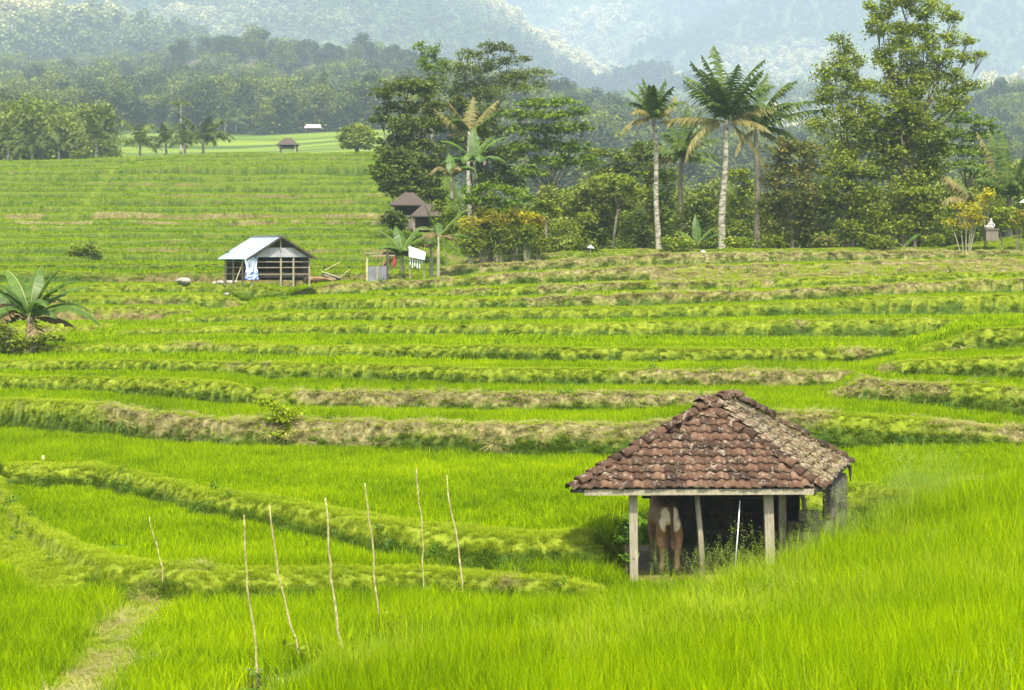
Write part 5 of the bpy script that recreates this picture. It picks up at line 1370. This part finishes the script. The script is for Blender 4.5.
# shrine on the right
b = ground_at(991, 116.5); b[2] = P(0, 241, 116.5)[2]; sh = empty('stone_shrine', b, 'small pale carved stone figure on a brick plinth beside the green bush', 'shrine')
MB().box((0,0,.35), (.75,.6,.7)).box((0,0,.72), (.85,.7,.08)).build('plinth', M['shrine'], sh)
skin('figure', [(0,0,.85,.14),(0,0,1.08,.13),(0,0,1.28,.07),(0,0,1.42,.09),(-.2,-.08,1.0,.05),(-.12,-.2,.85,.05),(.2,-.08,1.0,.05),(.12,-.2,.85,.05),(-.16,-.15,.78,.09),(.16,-.15,.78,.09)], [(0,1),(1,2),(2,3),(1,4),(4,5),(1,6),(6,7),(0,8),(0,9)], 0, M['stone'], sh, 1)
o = link('stone', rock(None, .16, 66), sh); o.data.materials.append(M['stone']); o.location = (-.3,-.1,.85); o.name = 'offering_stone'
# white gate post at right edge
b = ground_at(1027, 121); b[2] = P(0, 238, 121)[2]; gp = empty('shrine_post', b, 'white capped small shrine post cut by the right picture edge', 'shrine')
MB().bar((0,0,0), (0,0,2.2), .25, .25, .4).build('post', M['wall'], gp)
MB().add([(-.42,-.42,2.25),(.42,-.42,2.25),(.42,.42,2.25),(-.42,.42,2.25),(0,0,2.6)], [(0,1,4),(1,2,4),(2,3,4),(3,0,4),(3,2,1,0)], .9).build('cap', M['white'], gp)
# tiny white markers on the ridge
for x, y, Y, lb, nm in ((590.5, 248, 112, 'tiny white hooded marker on the ridge below the round green tree', 'marker'), (703, 251.5, 112, 'pale small stone at the foot of the banana sprout on the ridge', 'stone')):
    b = P(x, y+1.5, Y)
    if nm == 'marker':
        t = empty('marker_post', b, lb, 'marker'); MB().bar((0,0,-.3),(0,0,.18), .05).build('post', M['wood'], t); MB().add([(-.2,-.1,.1),(.22,-.1,.08),(.2,.12,.1),(-.18,.12,.12),(0,0,.28)], [(0,1,4),(1,2,4),(2,3,4),(3,0,4),(3,2,1,0)], .9).build('cap', M['white'], t)
    else:
        me = rock(None, .15, 71); me.materials.append(M['white']); o = link('stone', me, loc=b+np.array([0,0,.05])); tag(o, lb, 'stone')
b = P(384, 225, 118); b[2] = gz(b[0], b[1]); t = empty('scarecrow', b, 'small reddish brown scarecrow post standing in the hillside rice', 'scarecrow')
MB().bar((0,0,-.2),(0,0,.85), .07).bar((-.3,0,.62),(.3,0,.6), .05).build('frame', M['soil'], t)
MB().tube([(0,0,.2),(0,0,.5),(0,0,.68)], [.16,.13,.1], 7).build('rag', M['soil'], t)
# heap of straw by the right bank
p = ground_at(962, 61.5); V, fs, T = blades(240, .55, .5, .02, 1.5, 3, 999, .5, .5, .6)
V[:, 2] += np.repeat(.16*np.exp(-(np.hypot(V.reshape(240, -1, 3)[:, 0, 0], V.reshape(240, -1, 3)[:, 0, 1])/.35)**2), 7)
o = link('straw_heap', mesh_np('straw_heap', V, fs, M['strawb'], T), loc=p+np.array([0,0,.1])); tag(o, 'heap of dry straw dropped on the bank at the right terrace step', 'straw heap')

# ------------------------------------------------------------------ light, sky, haze, camera
w = bpy.data.worlds.new('World'); scene.world = w; w.use_nodes = True
t = w.node_tree; bg = t.nodes['Background']; sky = t.nodes.new('ShaderNodeTexSky'); sky.sky_type = 'NISHITA'; sky.sun_disc = False
EL, AZ = 60., 178.   # azimuth clockwise from +Y
sky.sun_elevation = R(EL); sky.sun_rotation = R(AZ); sky.dust_density = 3.; sky.air_density = 1.
hs = t.nodes.new('ShaderNodeHueSaturation'); hs.inputs['Saturation'].default_value = .42; t.links.new(sky.outputs[0], hs.inputs['Color']); t.links.new(hs.outputs[0], bg.inputs[0]); bg.inputs[1].default_value = .11
sl = bpy.data.lights.new('sun', 'SUN'); sl.energy = 3.3; sl.angle = R(3); sl.color = (1, .93, .80)
so = bpy.data.objects.new('sun', sl); col.objects.link(so)
from mathutils import Vector
dv = Vector((math.sin(R(AZ))*math.cos(R(EL)), math.cos(R(AZ))*math.cos(R(EL)), math.sin(R(EL))))
so.rotation_euler = (-dv).to_track_quat('-Z', 'Y').to_euler()
hz, th_, ho = nt('haze_air')
pv = th_.nodes.new('ShaderNodeVolumePrincipled'); pv.inputs['Density'].default_value = .00029; pv.inputs['Color'].default_value = (.66, .81, 1., 1)
pv.inputs['Anisotropy'].default_value = .0
th_.links.new(pv.outputs[0], ho.inputs['Volume'])
zt = float(A['z'].max())+25; zb_ = float(A['z'].min())-2
hm = MB().box((0, 4200, (zt+zb_)/2), (52000, 9700, zt-zb_)).build('haze', hz); tag(hm, 'pale blue valley haze', 'haze', kind='stuff')
hz.cycles.homogeneous_volume = True
cam = bpy.data.cameras.new('camera'); co = bpy.data.objects.new('camera', cam); col.objects.link(co); scene.camera = co
cam.sensor_width = 36; cam.lens = F/1024*36; cam.shift_y = -(345-YH)/1024
co.location = (0, 0, 0); co.rotation_euler = (R(90), 0, 0); cam.clip_start = .1; cam.clip_end = 40000
cam.dof.use_dof = True; cam.dof.focus_distance = 36; cam.dof.aperture_fstop = 6.
vs_ = scene.view_settings; vs_.view_transform = 'Standard'; vs_.look = 'None'; vs_.exposure = 1.52; vs_.gamma = 1
cy = scene.cycles; cy.use_denoising = True; cy.max_bounces = 5; cy.diffuse_bounces = 2; cy.glossy_bounces = 1; cy.transmission_bounces = 2; cy.volume_bounces = 1; cy.transparent_max_bounces = 4
try: cy.denoiser = 'OPENIMAGEDENOISE'; cy.denoising_prefilter = 'ACCURATE'
except Exception: pass
